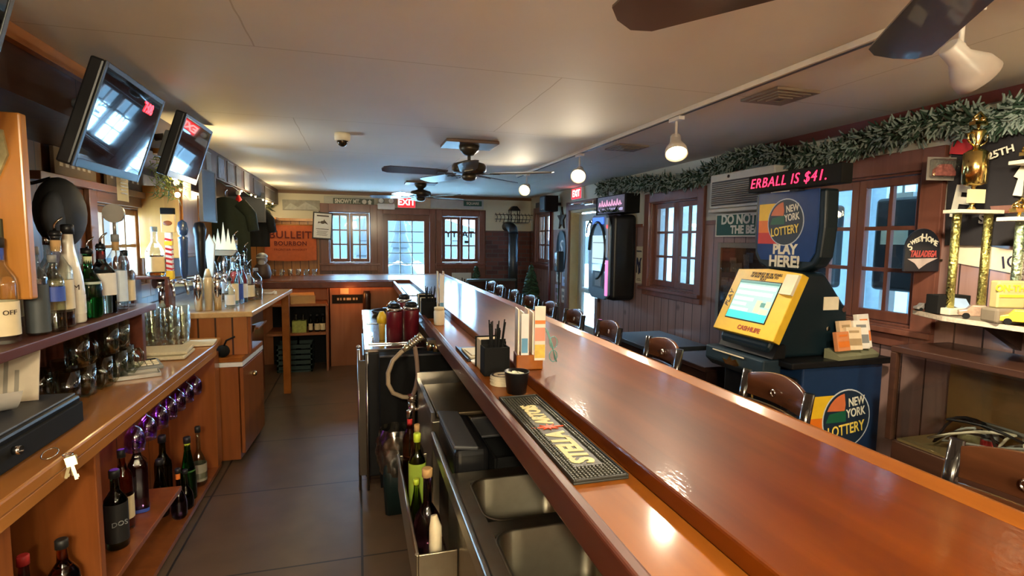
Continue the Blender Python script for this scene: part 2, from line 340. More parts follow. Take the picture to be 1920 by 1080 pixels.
WF = [(-.42, .19, 1.24, 2.02), (.38, 1.10, 0, 2.0), (1.30, 1.91, 1.24, 2.0)]
wall('wall_far', 'y', YF, YF+.16, XL-.16, XR, 0, ZC, WF, wallF)
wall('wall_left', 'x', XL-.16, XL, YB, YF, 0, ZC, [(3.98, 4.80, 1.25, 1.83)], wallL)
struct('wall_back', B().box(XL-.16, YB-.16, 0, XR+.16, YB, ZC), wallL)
# soffit over the back bar
struct('trim_1', B().box(XL, YB, 2.10, -1.12, YF, ZC-.001), wood('soffit_boards', (.035, .016, .011), (.085, .04, .026), 'y', rough=.5, coat=.15, plank='y', pw=.9, groove=.006))
struct('trim_2', B().box(-1.12, YB, 2.265, -1.09, 3.2, ZC-.001), wood('orange_cove', (.3, .1, .025), (.5, .2, .05), 'y', rough=.4))
struct('trim_3', B().box(XR-.03, YB, 2.265, XR, 3.55, ZC-.001), wood('dark_red_crown', (.06, .012, .01), (.1, .02, .015), 'y', rough=.4))
struct('trim_4', B().box(-1.12, YF-.025, 2.275, XR-.001, YF, ZC-.001), wood('brown_crown', (.12, .055, .02), (.2, .09, .035), 'x', rough=.4))
struct('trim_5', B().box(XR-.02, YB, 1.765, XR, 1.94, 1.80).box(XR-.02, 3.03, 1.765, XR, 3.85, 1.80).box(XR-.02, 4.9, 1.765, XR, 5.86, 1.80), casew)
struct('trim_6', B().box(XL, YF-.05, 1.865, -.56, YF, 1.905), pinep)
# brick facing in the far corner behind the stove pipe
bm = brick_mat()
struct('trim_7', B().box(2.02, YF-.03, 0, XR, YF, 1.77).box(XR-.03, 8.43, 0, XR, YF-.03, 1.77), bm)
struct('trim_15', B().box(2.02, YF-.02, 1.77, XR, YF, 1.90), creamw)
# brown boards around the far windows and door
def panel_holes(name, x0, x1, z0, z1, holes, y0, y1, m):
    b = B(); us = sorted({x0, x1, *[h[0] for h in holes], *[h[1] for h in holes]}); zs = sorted({z0, z1, *[h[2] for h in holes], *[h[3] for h in holes]})
    for a, c in zip(us, us[1:]):
        for e, f in zip(zs, zs[1:]):
            if not any(h[0] <= a and c <= h[1] and h[2] <= e and f <= h[3] for h in holes): b.box(a, y0, e, c, y1, f)
    return struct(name, b, m)
farboard = wood('far_brown_boards', (.085, .035, .025), (.16, .068, .045), 'z', rough=.4, coat=.3, plank='x', pw=.19, groove=.006, knots=3)
panel_holes('trim_8', -.56, 2.02, 0, 2.10, WF, YF-.015, YF-.0005, farboard)
# skirting
struct('baseboard_right', B().box(XR-.02, YB, 0, XR, 5.86, .1).box(XR-.02, 6.94, 0, XR, 8.4, .1), casew)

def window(name, ax, wc, u0, u1, z0, z1, rows, cols, sashes, m, casing=.09, proud=.03, inward=-1, depth=.1, muntin=.011, stile=.045, sill=True, sm=None):
    """ax: wall normal axis, wc: wall inner face; the window is one structure object with parts"""
    sm = sm or m
    def bx(b, n0, a, e, n1, c, f): return b.box(n0, a, e, n1, c, f) if ax == 'x' else b.box(a, n0, e, c, n1, f)
    o = -inward; f0 = wc + inward*proud
    b = B()
    bx(b, f0, u0-casing, z0-casing, wc, u0, z1+casing); bx(b, f0, u1, z0-casing, wc, u1+casing, z1+casing)
    bx(b, f0, u0, z1, wc, u1, z1+casing); bx(b, f0, u0, z0-casing, wc, u1, z0)
    j_ = B()
    for (a, c, e, f) in ((u0, u0+.012, z0, z1), (u1-.012, u1, z0, z1), (u0+.012, u1-.012, z1-.012, z1), (u0+.012, u1-.012, z0, z0+.012)): bx(b, wc, a, e, wc+o*.07, c, f); bx(j_, wc+o*.071, a, e, wc+o*.16, c, f)
    root = struct(name, b, m, bevel=.004); part('exterior_jamb', j_, white, root)
    if sill: sb = B(); bx(sb, wc+inward*.07, u0-casing-.02, z0-.035, wc+inward*proud, u1+casing+.02, z0-.005); part('window_sill', sb, m, root, .004)
    w = (u1-u0-.024)/sashes
    for k in range(sashes):
        a = u0+.012+k*w+.002; c = a+w-.004; n0 = wc+o*.03; n1 = wc+o*.07
        s = B(); e, f = z0+.014, z1-.014
        bx(s, n0, a, e, n1, a+stile, f); bx(s, n0, c-stile, e, n1, c, f); bx(s, n0, a+stile, e, n1, c-stile, e+stile*1.2); bx(s, n0, a+stile, f-stile, n1, c-stile, f)
        so = part('sash', s, sm, root, .003)
        g = B(); ga, gc, ge, gf = a+stile, c-stile, e+stile*1.2, f-stile
        for i in range(1, cols): u = ga+(gc-ga)*i/cols; bx(g, n0+o*.008, u-muntin, ge, n1-o*.008, u+muntin, gf)
        for j in range(1, rows):
            z = ge+(gf-ge)*j/rows
            for i in range(cols):
                p0 = ga+(gc-ga)*i/cols + (muntin if i else 0); p1 = ga+(gc-ga)*(i+1)/cols - (muntin if i < cols-1 else 0); bx(g, n0+o*.008, p0, z-muntin, n1-o*.008, p1, z+muntin)
        part('muntins', g, sm, so)
        q = B(); bx(q, n0+o*.019, ga, ge, n0+o*.021, gc, gf); part('glass', q, pane, so)
    return root
w1 = window('window_1', 'x', XR, 2.08, 2.88, 1.18, 2.0, 3, 2, 2, casew, casing=.11)
w2 = window('window_2', 'x', XR, 3.96, 4.74, 1.18, 2.0, 3, 2, 2, casew, casing=.09)
w3 = window('window_3', 'x', XR, 7.6, 8.28, 1.26, 2.05, 3, 2, 2, casew, casing=.09)
w4 = window('window_4', 'y', YF, -.42, .19, 1.24, 2.02, 3, 2, 2, casew, casing=.12)
w5 = window('window_5', 'y', YF, 1.30, 1.91, 1.24, 2.0, 3, 2, 2, casew, casing=.09)
w6 = window('window_6', 'x', XL, 3.98, 4.80, 1.25, 1.83, 2, 4, 1, wood('left_casing', (.16, .07, .03), (.28, .13, .06), 'y', rough=.5), casing=.10, inward=1, sill=False)
# far exterior door
d = struct('door_1', B().box(.381, YF+.03, .001, .46, YF+.07, 1.999).box(1.02, YF+.03, .001, 1.099, YF+.07, 1.999).box(.46, YF+.03, .001, 1.02, YF+.07, 1.06).box(.46, YF+.03, 1.90, 1.02, YF+.07, 1.999), casew)
b = B()
for i in (1, 2): b.box(.46+.56*i/3-.008, YF+.035, 1.06, .46+.56*i/3+.008, YF+.065, 1.90)
for j in (1, 2, 3, 4):
    for i in range(3): b.box(.46+.56*i/3+.008, YF+.035, 1.06+.84*j/5-.007, .46+.56*(i+1)/3-.008, YF+.065, 1.06+.84*j/5+.007)
part('muntins', b, mat('gray_blue_paint', (.25, .32, .38)), d)
part('glass', B().box(.46, YF+.049, 1.06, 1.02, YF+.051, 1.90), pane, d)
part('handle', B().sphere((.50, YF+.01, .95), .025), brass, d)
struct('trim_9', B().box(.29, YF-.04, 0, .38, YF, 2.09).box(1.10, YF-.04, 0, 1.19, YF, 2.09).box(.38, YF-.04, 2.0, 1.10, YF, 2.09), casew, bevel=.004)
# right entrance door
struct('trim_10', B().box(XR-.03, 5.86, 0, XR, 5.95, 2.14).box(XR-.03, 6.85, 0, XR, 6.94, 2.14).box(XR-.03, 5.95, 2.03, XR, 6.85, 2.14), wood('mauve_casing', (.16, .09, .08), (.24, .14, .12), 'z', rough=.5), bevel=.004)
struct('trim_11', B().box(XR, 6.82, 0, XR+.16, 6.85, 2.03).box(XR, 5.95, 0, XR+.16, 5.98, 2.03).box(XR, 5.98, 2.0, XR+.16, 6.82, 2.03), mat('golden_jamb', (.48, .33, .13), rough=.5))
dw = mat('storm_door_white', (.55, .55, .5), rough=.45)
d = struct('door_2', B().box(XR+.11, 6.0, .02, XR+.15, 6.12, 1.98).box(XR+.11, 6.66, .02, XR+.15, 6.80, 1.98).box(XR+.11, 6.12, .02, XR+.15, 6.66, .5).box(XR+.11, 6.12, 1.88, XR+.15, 6.66, 1.98).box(XR+.11, 6.12, .93, XR+.15, 6.66, .98), dw)
part('glass', B().box(XR+.129, 6.12, .98, XR+.131, 6.66, 1.88).box(XR+.129, 6.12, .5, XR+.131, 6.66, .93), pane, d)
part('handle', B().tube([(XR+.11, 6.06, 1.0), (XR+.06, 6.06, 1.0), (XR+.05, 6.14, 1.0)], .01), chrome, d)
c = thing('door_closer', 'silver door closer arm above the white storm door', 'door closer', (XR-.02, 6.1, 2.085))
part('body', B().box(-.05, -.12, -.02, -.012, .12, .025), chrome, c, .005); part('arm', B().tube([(-.04, -.1, .0), (-.2, .15, -.01), (-.14, .42, .0)], .01), chrome, c)
clapc = mat('porch_ceiling', (.7, .75, .78), rough=.7)
# outside: snowy ground, porch front, posts
struct('trim_12', B().box(-25, 8.9, -.6, 25, 60, -.5), snow)
struct('trim_14', B().box(2.97, -4, 2.52, 5.3, 9.6, 2.6), clapc)
struct('trim_13', B().box(2.98, -4, -.3, 9, 9.9, -.2), mat('porch_deck', (.5, .55, .6), rough=.8))
clap = mat('pale_clapboard', (.34, .42, .45), rough=.7)
b = B()
b.box(5.2, -3, -.2, 5.25, 9.5, 3.0)
for i in range(16): b.box(5.17, -2.8+i*.8, -.2, 5.2, -2.68+i*.8, 3.0)
tag(part('porch_wall', b, clap, None), 'pale blue boarded wall seen outside through the right-hand windows', 'exterior wall', kind='structure')
post = thing('porch_post', 'white square porch post outside, nearest the large double window', 'post', (3.75, 2.95, -.2), group='porch posts')
part('shaft', B().box(-.06, -.06, 0, .06, .06, 2.9), white, post); part('base_block', B().box(-.08, -.08, 0, .08, .08, .2), white, post)
for y, l in ((3.65, 'white porch post outside, between the two right-hand double windows'), (5.6, 'white porch post outside the middle right-hand window, left one'), (7.3, 'white porch post outside behind the storm door'), (9.2, 'white porch post outside beyond the far right-hand window')):
    copy_tree(post, loc=(3.75, y, -.2), label=l)
# black rounded panels hanging outside the big window
sp = thing('outdoor_panel', 'black rounded panel hanging outside behind the right sash of the large window', 'panel', (3.35, 2.62, 1.32), group='black panels outside the large window')
part('housing', B().box(-.05, -.15, 0, .05, .15, .6), black, sp, .03, seg=4); part('sticker', B().box(-.052, -.09, .30, -.0505, .09, .39), mat('faded_sticker', (.35, .38, .3)), sp)
part('hanger', B().cyl((0, 0, .6), (0, 0, 1.2), .008).box(-.02, -.08, .6, .02, .08, .63), steel, sp)
copy_tree(sp, loc=(3.35, 3.22, 1.3), label='black rounded panel hanging outside behind the left sash of the large window')
# outside the centre door
t = thing('tarp_covered_table', 'blue tarpaulin draped over a table outside the far door', 'table', (.9, 10.9, -.5))
part('tarp', B().grid(lambda u, v: ((u-.5)*1.7 + .1*(v > .5), -.4+.8*v, 1.62 - .5*abs(2*u-1)**6 - .04*math.sin(9*u*PI)*(.3+v)), 24, 6), mat('blue_tarp', (.001, .010, .03), rough=.5), t)
part('frame', B().box(-.75, -.35, 0, -.7, -.3, 1.5).box(.7, -.35, 0, .75, -.3, 1.5).box(-.75, .3, 0, -.7, .35, 1.5).box(.7, .3, 0, .75, .35, 1.5), steel, t)
b = B()
b.grid(lambda u, v: (-30+60*u, 45+8*v, -.6+(4.2+1.6*math.sin(5*u)+.8*math.sin(13*u+1))*v), 40, 4)
solo('mountain_ridge', b, mat('hazy_mountain', (.013, .018, .022), rough=1), 'hazy pale mountain ridge seen through the far door', 'mountain')
for i, (x, y, h) in enumerate(((.2, 16, 2.6), (1.35, 18, 3.0))):
    b = B()
    for k in range(5): b.cyl((0, 0, .4+k*h*.16), (0, 0, .4+h*.3+k*h*.16), .75-.13*k, .03, 9)
    b.cyl((0, 0, -.1), (0, 0, .5), .08, n=6)
    solo('snowy_fir', b, mat('frosted_fir', (.012, .016, .018), rough=.9, var=.3), ['snow-dusted fir tree outside, left of the far door glass', 'snow-dusted fir tree outside, right of the far door glass'][i], 'tree', (x, y, -.5))
# ---------------------------------------------------------------- bottles and glasses
PROF = {  # (r, z) of a bottle of unit radius 1 and height 1
 'round': [(.92,0),(1,.02),(1,.58),(.93,.65),(.6,.73),(.36,.79),(.33,.97),(.37,.975),(.37,1)],
 'tall': [(.92,0),(1,.02),(1,.66),(.9,.73),(.5,.81),(.36,.87),(.34,.98),(.38,.985),(.38,1)],
 'wine': [(.92,0),(1,.02),(1,.60),(.95,.66),(.62,.73),(.4,.78),(.36,.96),(.42,.965),(.42,1)],
 'hock': [(.92,0),(1,.02),(1,.36),(.9,.5),(.62,.68),(.42,.82),(.36,.97),(.42,.975),(.42,1)],
 'flask': [(.85,0),(1,.04),(1,.46),(.95,.55),(.62,.66),(.36,.74),(.32,.97),(.38,.975),(.38,1)],
 'globe': [(.7,0),(.95,.05),(1,.18),(.97,.32),(.8,.46),(.5,.56),(.3,.62),(.27,.96),(.33,.965),(.33,1)],
}
def bottle(name, label, loc, h=.3, r=.042, style='round', m=None, cap=None, pour=None, lab=None, lz=(.12, .5), liquid=None, fill=.4, neck=None, sq=0, group=None, rz=0, cat='bottle', extra=None):
    o = thing(name, label, cat, loc, rz, group)
    P = [(a*r, z*h) for a, z in PROF[style]]
    n = 4 if sq == 9 else 18
    part('body', B().lathe(P, n=20, sq=sq), m or g_clear, o)
    if liquid:
        L = [(max(a-.0035, .003), z) for a, z in P if z <= h*fill]; L[0] = (L[0][0], .006); ll = [q for q in P if q[1] > h*fill][0]
        part('liquid', B().lathe(L + [(max(min(L[-1][0], ll[0]-.0035), .003), h*fill)], n=16, sq=sq), liquid, o)
    if lab:
        rr = [a for a, z in P if z <= lz[1]*h][-1] + .0007
        part('label', B().lathe([(rr, lz[0]*h), (rr, lz[1]*h)], n=20, sq=sq, caps=(0, 0)), lab, o)
        if extra:
            text(extra[0], extra[1], (0, -rr-.001, (lz[0]+lz[1])/2*h + (extra[3] if len(extra) > 3 else 0)), '-y', extra[2], o)
    top = P[-1][0]
    if neck: part('neck_band', B().lathe([(P[-3][0]*1.06, h*.83), (P[-3][0]*1.06, h*.95)], n=14, caps=(0, 0)), neck, o)
    if cap: part('cap', B().lathe([(top*1.12, h*.95), (top*1.12, h*1.045), (top*.9, h*1.055)], n=14), cap, o)
    if pour:
        part('pourer', B().lathe([(top*1.1, h-.004), (top*1.25, h+.008), (top*.9, h+.02)], n=12).m(1).tube([(0, 0, h+.018), (0, 0, h+.04), (.008, -.006, h+.055), (.022, -.016, h+.07)], [.006, .005, .0045, .0035], 7), [pour, chrome], o)
    return o
whitelab = mat('white_label', (.72, .70, .64)); creamlab = mat('cream_label', (.74, .62, .38)); blacklab = mat('black_label', (.015, .015, .015)); bluelab = mat('blue_label', (.03, .07, .35)); greenlab = mat('pale_green_label', (.4, .5, .4)); pinklab = mat('pink_label', (.75, .3, .35)); redlab = mat('red_label', (.5, .03, .03)); inkb = mat('dark_ink', (.05, .03, .02))
# ---------------------------------------------------------------- back bar: near counter
cb = thing('back_counter', 'long honey-coloured wooden back counter with open bottle bays on the left', 'counter', (0, 0, 0))
part('worktop', B().prism([(-1.59, -2.4), (-.915, -2.4), (-.905, 3.86), (-.93, 4.10), (-1.59, 4.10)], 'z', .875, .92), cntw, cb, .008)
part('edge_moulding', B().box(-.925, -2.4, .835, -.912, 3.9, .875), cntw, cb, .003)
part('back_panel', B().box(-1.25, -2.4, .06, -1.22, 4.0, .874), wood('bay_panels', (.15, .035, .008), (.26, .07, .014), 'z', rough=.35, coat=.4, plank='y', pw=.21, groove=.008), cb)
for y0, y1 in ((1.66, 1.74), (2.235, 2.275), (3.93, 4.05)):
    part('upright', B().box(-1.22 if y0 < 3 else -1.55, y0, .05, -.935, y1, .835), cabw, cb, .004)
part('shelf', B().box(-1.22, 1.74, .235, -.95, 2.235, .255), cabw, cb, .003); part('shelf', B().box(-1.22, 2.275, .235, -.945, 3.2, .26), cabw, cb, .003)
part('bottom_board', B().box(-1.22, 1.0, .03, -.93, 4.0, .055), cabw, cb)
part('door', B().box(-.97, .6, .06, -.945, 1.655, .83), cabw, cb, .006)
# bottle shelf
sh = thing('bottle_shelf', 'dark red raised shelf carrying the liquor bottles', 'shelf', (0, 0, 0))
part('board', B().box(-1.42, .2, 1.225, -1.05, 3.28, 1.26), redw, sh, .004); part('end_board', B().box(-1.40, 3.22, .922, -1.10, 3.26, 1.224), redw, sh, .003); part('end_board', B().box(-1.40, 1.2, .922, -1.12, 1.24, 1.224), redw, sh, .003)
part('back_board', B().box(-1.44, .2, .922, -1.421, 3.28, 1.40), redw, sh, .003)
Z = 1.262
bottle('vodka_bottle', 'clear bottle with dark band and cream label, left end of raised shelf', (-1.13, 2.14, Z), .33, .045, 'round', lab=creamlab, lz=(.08, .42), neck=bluelab, cap=blacklab, extra=('OFF', .022, inkb, .02), rz=.9)
bottle('bitters_bottle', 'grey-green bottle with clear neck on the raised shelf, third from the left', (-1.11, 2.30, Z), .30, .035, 'tall', m=g_mid, lab=mat('slate_label', (.05, .06, .065)), lz=(.03, .6), rz=.8, cap=gray)
bottle('gin_bottle', 'clear bottle with blue and white labels, in front of the cream-labelled rum', (-1.085, 2.36, Z), .27, .033, 'tall', m=g_mid, lab=bluelab, lz=(.42, .62), cap=gray, rz=.8)
bottle('rum_bottle', 'rum bottle with large cream label, brown liquor at its base and a metal pourer', (-1.12, 2.47, Z), .355, .048, 'round', lab=creamlab, lz=(.2, .52), liquid=g_brown, fill=.17, pour=black, neck=tan, rz=.75)
bottle('coconut_rum_bottle', 'opaque white bottle with sloping shoulders on the raised shelf', (-1.13, 2.585, Z), .38, .047, 'hock', m=mat('opal_white', (.75, .7, .58), rough=.25, coat=.6), lab=mat('opal_label', (.72, .67, .55), rough=.3), lz=(.1, .3), cap=black, extra=('M', .03, inkb, .07), rz=.8)
bottle('gin_bottle', 'green bottle with small white label on the raised shelf', (-1.13, 2.74, Z), .28, .047, 'flask', m=g_green, lab=greenlab, lz=(.32, .56), pour=black, neck=mat('lime_band', (.6, .65, .35)), rz=1.0)
bottle('gin_bottle', 'pale blue bottle with red seal and pink-tipped label on the raised shelf', (-1.135, 2.88, Z), .30, .043, 'round', m=g_blue, lab=whitelab, lz=(.28, .62), neck=redlab, pour=black, sq=.7, rz=.9)
bottle('vodka_bottle', 'tall clear bottle with long neck, below the round pewter medallion', (-1.12, 3.0, Z), .345, .040, 'tall', lab=mat('ice_label', (.6, .7, .8)), lz=(.12, .55), neck=tan, cap=gray, rz=.9)
bottle('vodka_bottle', 'clear bottle with cream label at the right end of the raised shelf', (-1.13, 3.12, Z), .27, .040, 'round', lab=creamlab, lz=(.12, .5), cap=black, rz=.9)
bottle('liqueur_bottle', 'clear bottle with red cap and pink pourer behind the front row at the left', (-1.30, 2.50, Z), .33, .045, 'round', lab=whitelab, lz=(.12, .5), cap=redlab, neck=redlab, rz=.8)
bottle('whiskey_bottle', 'slim bottle with black pourer in the back row behind the green gin', (-1.30, 2.98, Z), .31, .038, 'round', liquid=g_brown, fill=.5, pour=black, lab=whitelab, rz=.8)
bottle('whiskey_bottle', 'back-row bottle with clear fluted stopper behind the white rum', (-1.30, 2.80, Z), .33, .040, 'round', m=g_mid, cap=chrome, lab=creamlab, rz=.8)
bottle('tequila_bottle', 'square clear bottle in the back row near the end of the raised shelf', (-1.31, 3.15, Z), .28, .040, 'round', sq=.9, lab=greenlab, cap=black, rz=.3)
# register box and paper on the counter
rg = thing('cash_drawer', 'long black cash drawer at the near left on the counter', 'cash drawer', (0, 0, 0))
part('body', B().box(-1.41, 1.25, .921, -1.0, 2.31, 1.03), black, rg, .01); part('drawer_front', B().box(-1.0, 1.27, .935, -.985, 2.29, 1.01), blackm, rg, .004)
part('top_plate', B().box(-1.40, 1.26, 1.03, -1.01, 2.30, 1.04), dkgray, rg, .004)
part('lock', B().cyl((-.985, 1.87, .985), (-.965, 1.87, .985), .013), chrome, rg)
b = B(); b.box(-.14, -.003, 0, .14, .003, .2, rot=(-.25, 0, 0), piv=(0, 0, 0))
ps = thing('paper_sheet', 'cream sheet of handwritten notes standing on the cash drawer', 'paper', (-1.225, 2.2, 1.0405), .15)
part('sheet', b, mat('aged_paper', (.55, .47, .35), rough=.8), ps)
b = B()
for i, (x, hh) in enumerate(((-.09, .05), (-.05, .09), (-.02, .07), (.02, .1), (.05, .11), (.08, .06))): b.box(x-.006, -.0045, .03, x+.006, -.0035, .05+hh, rot=(-.25, 0, 0), piv=(0, 0, 0))
part('handwriting', b, mat('pencil_gray', (.25, .22, .17)), ps)
solo('curled_receipt', B().grid(lambda u, v: (-.05+.1*u, -.12+.24*v, .002+.1*(1-v)**2.2), 4, 12), paper, 'curled white receipt paper arching on the cash drawer', 'receipt', (-1.1, 2.02, 1.042), .6)
# keys in the drawer lock
ky = thing('key_ring', 'bunch of brass keys hanging on a ring from the cash drawer lock', 'keys', (-.925, 1.93, .915))
b = B(); b.tube([(.02*math.cos(a), .026*math.sin(a), .03+.008*math.sin(a)) for a in [i*2*PI/18 for i in range(19)]], .0018, 6)
b.tube([(.03+.014*math.cos(a), .035+.014*math.sin(a), .01) for a in [i*2*PI/12 for i in range(13)]], .0015, 6); part('ring', b, chrome, ky)
for k, (dy, a) in enumerate(((.04, .2), (.055, -.25), (.05, .05))):
    q = B(); q.box(-.002, -.014, -.03, .002, .014, 0); q.box(-.0015, -.0045, -.075, .0015, .0045, -.03); q.box(-.0015, .0045, -.07, .0015, .008, -.06)
    o = part('key', q, mat('old_brass', (.7, .62, .38), rough=.35, metal=.6), ky); o.location = (.032, dy, .0); o.rotation_euler = (a, .25*(k-1), -1.15)
# glass mugs under the shelf
def mug():
    o = thing('beer_mug', 'x', 'mug', (0, 0, 0), group='glass mugs under the raised shelf')
    b = B(); b.lathe([(.036, 0), (.042, .004), (.044, .14), (.041, .14), (.038, .015), (.001, .012)], n=18, caps=(1, 0)); part('bowl', b, g_mid, o)
    part('handle', B().tube([(.04, 0, .115), (.07, 0, .12), (.085, 0, .095), (.083, 0, .05), (.065, 0, .025), (.04, 0, .03)], .007, 8), g_mid, o); return o
mg0 = mug(); used = 0
spots = [(-1.16, 2.58, 'mug with a curved handle nearest the cash drawer'), (-1.16, 2.72, 'second glass mug from the cash drawer'), (-1.15, 2.86, 'glass mug in the middle of the front row under the shelf'), (-1.14, 3.0, 'fourth glass mug from the cash drawer, front row'), (-1.16, 3.14, 'clear mug at the far end of the front row, before the shelf end board'), (-1.29, 2.65, 'back-row glass mug behind the two nearest mugs'), (-1.28, 2.82, 'back-row glass mug behind the middle of the front row'), (-1.28, 3.02, 'back-row glass mug nearest the shelf end board')]
for i, (x, y, l) in enumerate(spots):
    if i == 0: mg0.location = (x, y, .9215); mg0.rotation_euler = (0, 0, .2); mg0['label'] = l
    else: copy_tree(mg0, loc=(x, y, .9215), rz=.2 - .3*(i % 3), label=l)
for i, (x, y, l) in enumerate([(-1.15, 2.65, 'upper clear mug stacked over the two nearest mugs'), (-1.145, 2.93, 'upper clear mug stacked over the middle mugs'), (-1.15, 3.07, 'upper clear mug stacked at the far end of the row')]): copy_tree(mg0, loc=(x, y, 1.0625), rz=-.3+i, label=l)
am = thing('amber_goblet', 'amber glass goblet behind the first mug', 'goblet', (-1.30, 2.50, .9215)); part('bowl', B().lathe([(.03, 0), (.006, .01), (.006, .09), (.035, .12), (.045, .17), (.04, .23), (.037, .23), (.042, .17), (.03, .125), (.001, .12)], n=18, caps=(1, 0)), glass('amber_glass', (.8, .3, .04)), am)
# pint glasses in nested stacks
def pint(loc, label):
    o = thing('pint_glass_stack', label, 'glasses', loc, group='stacked pint glasses at the counter end')
    for k in range(3):
        q = B().lathe([(.03, 0), (.032, .003), (.042, .14), (.0395, .14), (.029, .008), (.001, .006)], n=16, caps=(1, 0)); part('pint_glass', q, g_clear, o).location = (0, 0, k*.055)
    return o
p0 = None
for i, (x, y) in enumerate([(-1.12, 3.76), (-1.21, 3.73), (-1.30, 3.70), (-1.39, 3.67), (-1.10, 3.90), (-1.19, 3.88), (-1.28, 3.86), (-1.37, 3.84)]):
    row = 'front' if i < 4 else 'rear'; l = f'nested clear pint glasses, {row} row, ' + ['rightmost stack', 'second stack from the right', 'third stack from the right', 'leftmost stack'][i % 4]
    if p0 is None: p0 = pint((x, y, .9215), l)
    else: copy_tree(p0, loc=(x, y, .9215), label=l)
# towels and trays
tw = thing('folded_towel', 'cream folded bar towel at the far end of the near counter', 'towel', (-1.13, 3.50, .922), .05)
part('layer', B().box(-.17, -.13, 0, .17, .13, .02), mat('cream_towel', (.62, .55, .38), rough=.95, bump=.6, nscale=150), tw, .009); part('layer', B().box(-.16, -.10, .021, .17, .13, .042, rot=(0, 0, .06)), mat('cream_towel', (0, 0, 0)), tw, .009)
solo('folded_napkin', B().box(-.09, -.1, 0, .09, .1, .012), mat('napkin_cream', (.66, .6, .45), rough=.95), 'flat cream napkin at the counter corner beside the towel', 'napkin', (-1.00, 3.86, .922), .1, bevel=.004)
cl = thing('calculator', 'grey calculator with pale keys in front of the folded towel', 'calculator', (-1.12, 3.2, .925), .5)
part('case', B().box(-.1, -.07, 0, .1, .07, .022, rot=(.12, 0, 0)), gray, cl, .006)
b = B()
for i in range(6):
    for j in range(3): b.box(-.085+i*.029, -.05+j*.026, .018+j*.003, -.062+i*.029, -.032+j*.026, .026+j*.003)
part('keys', b, cream, cl); part('display', B().box(-.085, .03, .022, .085, .055, .033), blackm, cl)
traym = mat('tray_steel', (.3, .28, .25), rough=.4, metal=.8)
ct = thing('chrome_tray', 'shiny metal tip tray on the counter below the calculator', 'tray', (-1.08, 3.02, .922), .4); part('dish', B().box(-.11, -.06, 0, .11, .06, .004).box(-.11, -.06, .004, -.105, .06, .018).box(.105, -.06, .004, .11, .06, .018).box(-.105, -.06, .004, .105, -.055, .018).box(-.105, .055, .004, .105, .06, .018), traym, ct)
# hanging wine glasses
def wineglass(loc, label):
    o = thing('wine_glass', label, 'wine glass', loc, group='stem glasses hanging under the counter edge')
    part('bowl', B().lathe([(.038, -.055), (.003, -.062), (.003, -.13), (.02, -.14), (.04, -.17), (.043, -.21), (.037, -.25), (.035, -.25), (.041, -.21), (.037, -.172), (.001, -.145)], n=18, caps=(1, 0)), g_purple, o)
    return o
rk = thing('glass_rack', 'narrow wooden rack holding stem glasses upside down under the counter', 'rack', (0, 0, 0)); part('rail', B().box(-1.07, 2.6, .808, -1.05, 3.9, .815).box(-.97, 2.6, .808, -.95, 3.9, .815).box(-1.07, 2.6, .815, -.95, 2.62, .874).box(-1.07, 3.88, .815, -.95, 3.9, .874), cabw, rk)
wg = None; names = ['nearest', 'second nearest', 'third from the near end', 'fourth from the near end', 'fifth from the near end', 'sixth from the near end', 'farthest']
for i, y in enumerate((2.80, 2.95, 3.12, 3.27, 3.42, 3.58, 3.75)):
    l = f'purple-tinted stem glass hanging upside down under the counter, {names[i]}'
    if wg is None: wg = wineglass((-1.01, y, .871), l)
    else: copy_tree(wg, loc=(-1.01, y, .871), label=l)
light('purple_rope_light', 'POINT', (-1.1, 2.95, .80), 1.2, (.45, .1, 1), shadow_soft_size=.03)
tag(solo('led_strip', B().box(-.012, -.35, 0, .012, .35, .006), glow('violet_led', (.4, .08, 1), 3), 'violet LED strip under the counter edge above the hanging glasses', 'LED strip', (-1.12, 3.0, .866)))
# bottles in the open bays
Zs = .261
bottle('wine_bottle', 'black wine bottle with pink and grey label on the low shelf', (-1.03, 2.62, Zs), .33, .044, 'wine', m=g_dk, lab=blacklab, lz=(.1, .62), cap=blacklab, extra=('DOS', .03, gray, .0), rz=.6)
b = bottle('brandy_bottle', 'dark bottle with cream label behind the black bottle on the low shelf', (-1.06, 2.78, Zs), .36, .04, 'tall', m=g_brown, lab=creamlab, lz=(.15, .45), cap=blacklab, rz=.7)
bottle('liqueur_bottle', 'tall square dark bottle with blue base at the right of the low shelf', (-1.06, 2.95, Zs), .34, .042, 'tall', m=glass('dark_violet_glass', (.10, .05, .14)), lab=bluelab, lz=(0.01, .06), cap=blacklab, sq=.9, rz=.3)
bottle('whiskey_bottle', 'brown bottle with cream shield label beside the upright', (-1.03, 2.38, Zs), .31, .042, 'round', m=g_brown, lab=creamlab, lz=(.1, .3), cap=blacklab, rz=.6)
bottle('vermouth_bottle', 'dim bottle at the back of the low shelf behind the black bottle', (-1.15, 2.55, Zs), .37, .04, 'tall', m=g_mid, cap=black, lab=creamlab, rz=.6)
bottle('vermouth_bottle', 'smoky bottle at the back of the low shelf near the hanging glasses', (-1.16, 2.70, Zs), .39, .04, 'tall', m=glass('smoky_violet', (.25, .18, .28)), cap=black, rz=.6)
Zb = .256
bottle('whiskey_bottle', 'bourbon bottle with large cream label in the near bay', (-1.00, 2.12, Zb), .30, .047, 'round', m=g_brown, lab=creamlab, lz=(.08, .55), cap=blacklab, extra=('Reserve', .026, inkb, .02), rz=.7)
bottle('cordial_bottle', 'bottle with red cap in the near bay', (-1.06, 2.02, Zb), .31, .042, 'round', m=glass('plum_glass', (.2, .05, .08)), cap=redlab, lab=creamlab, rz=.7)
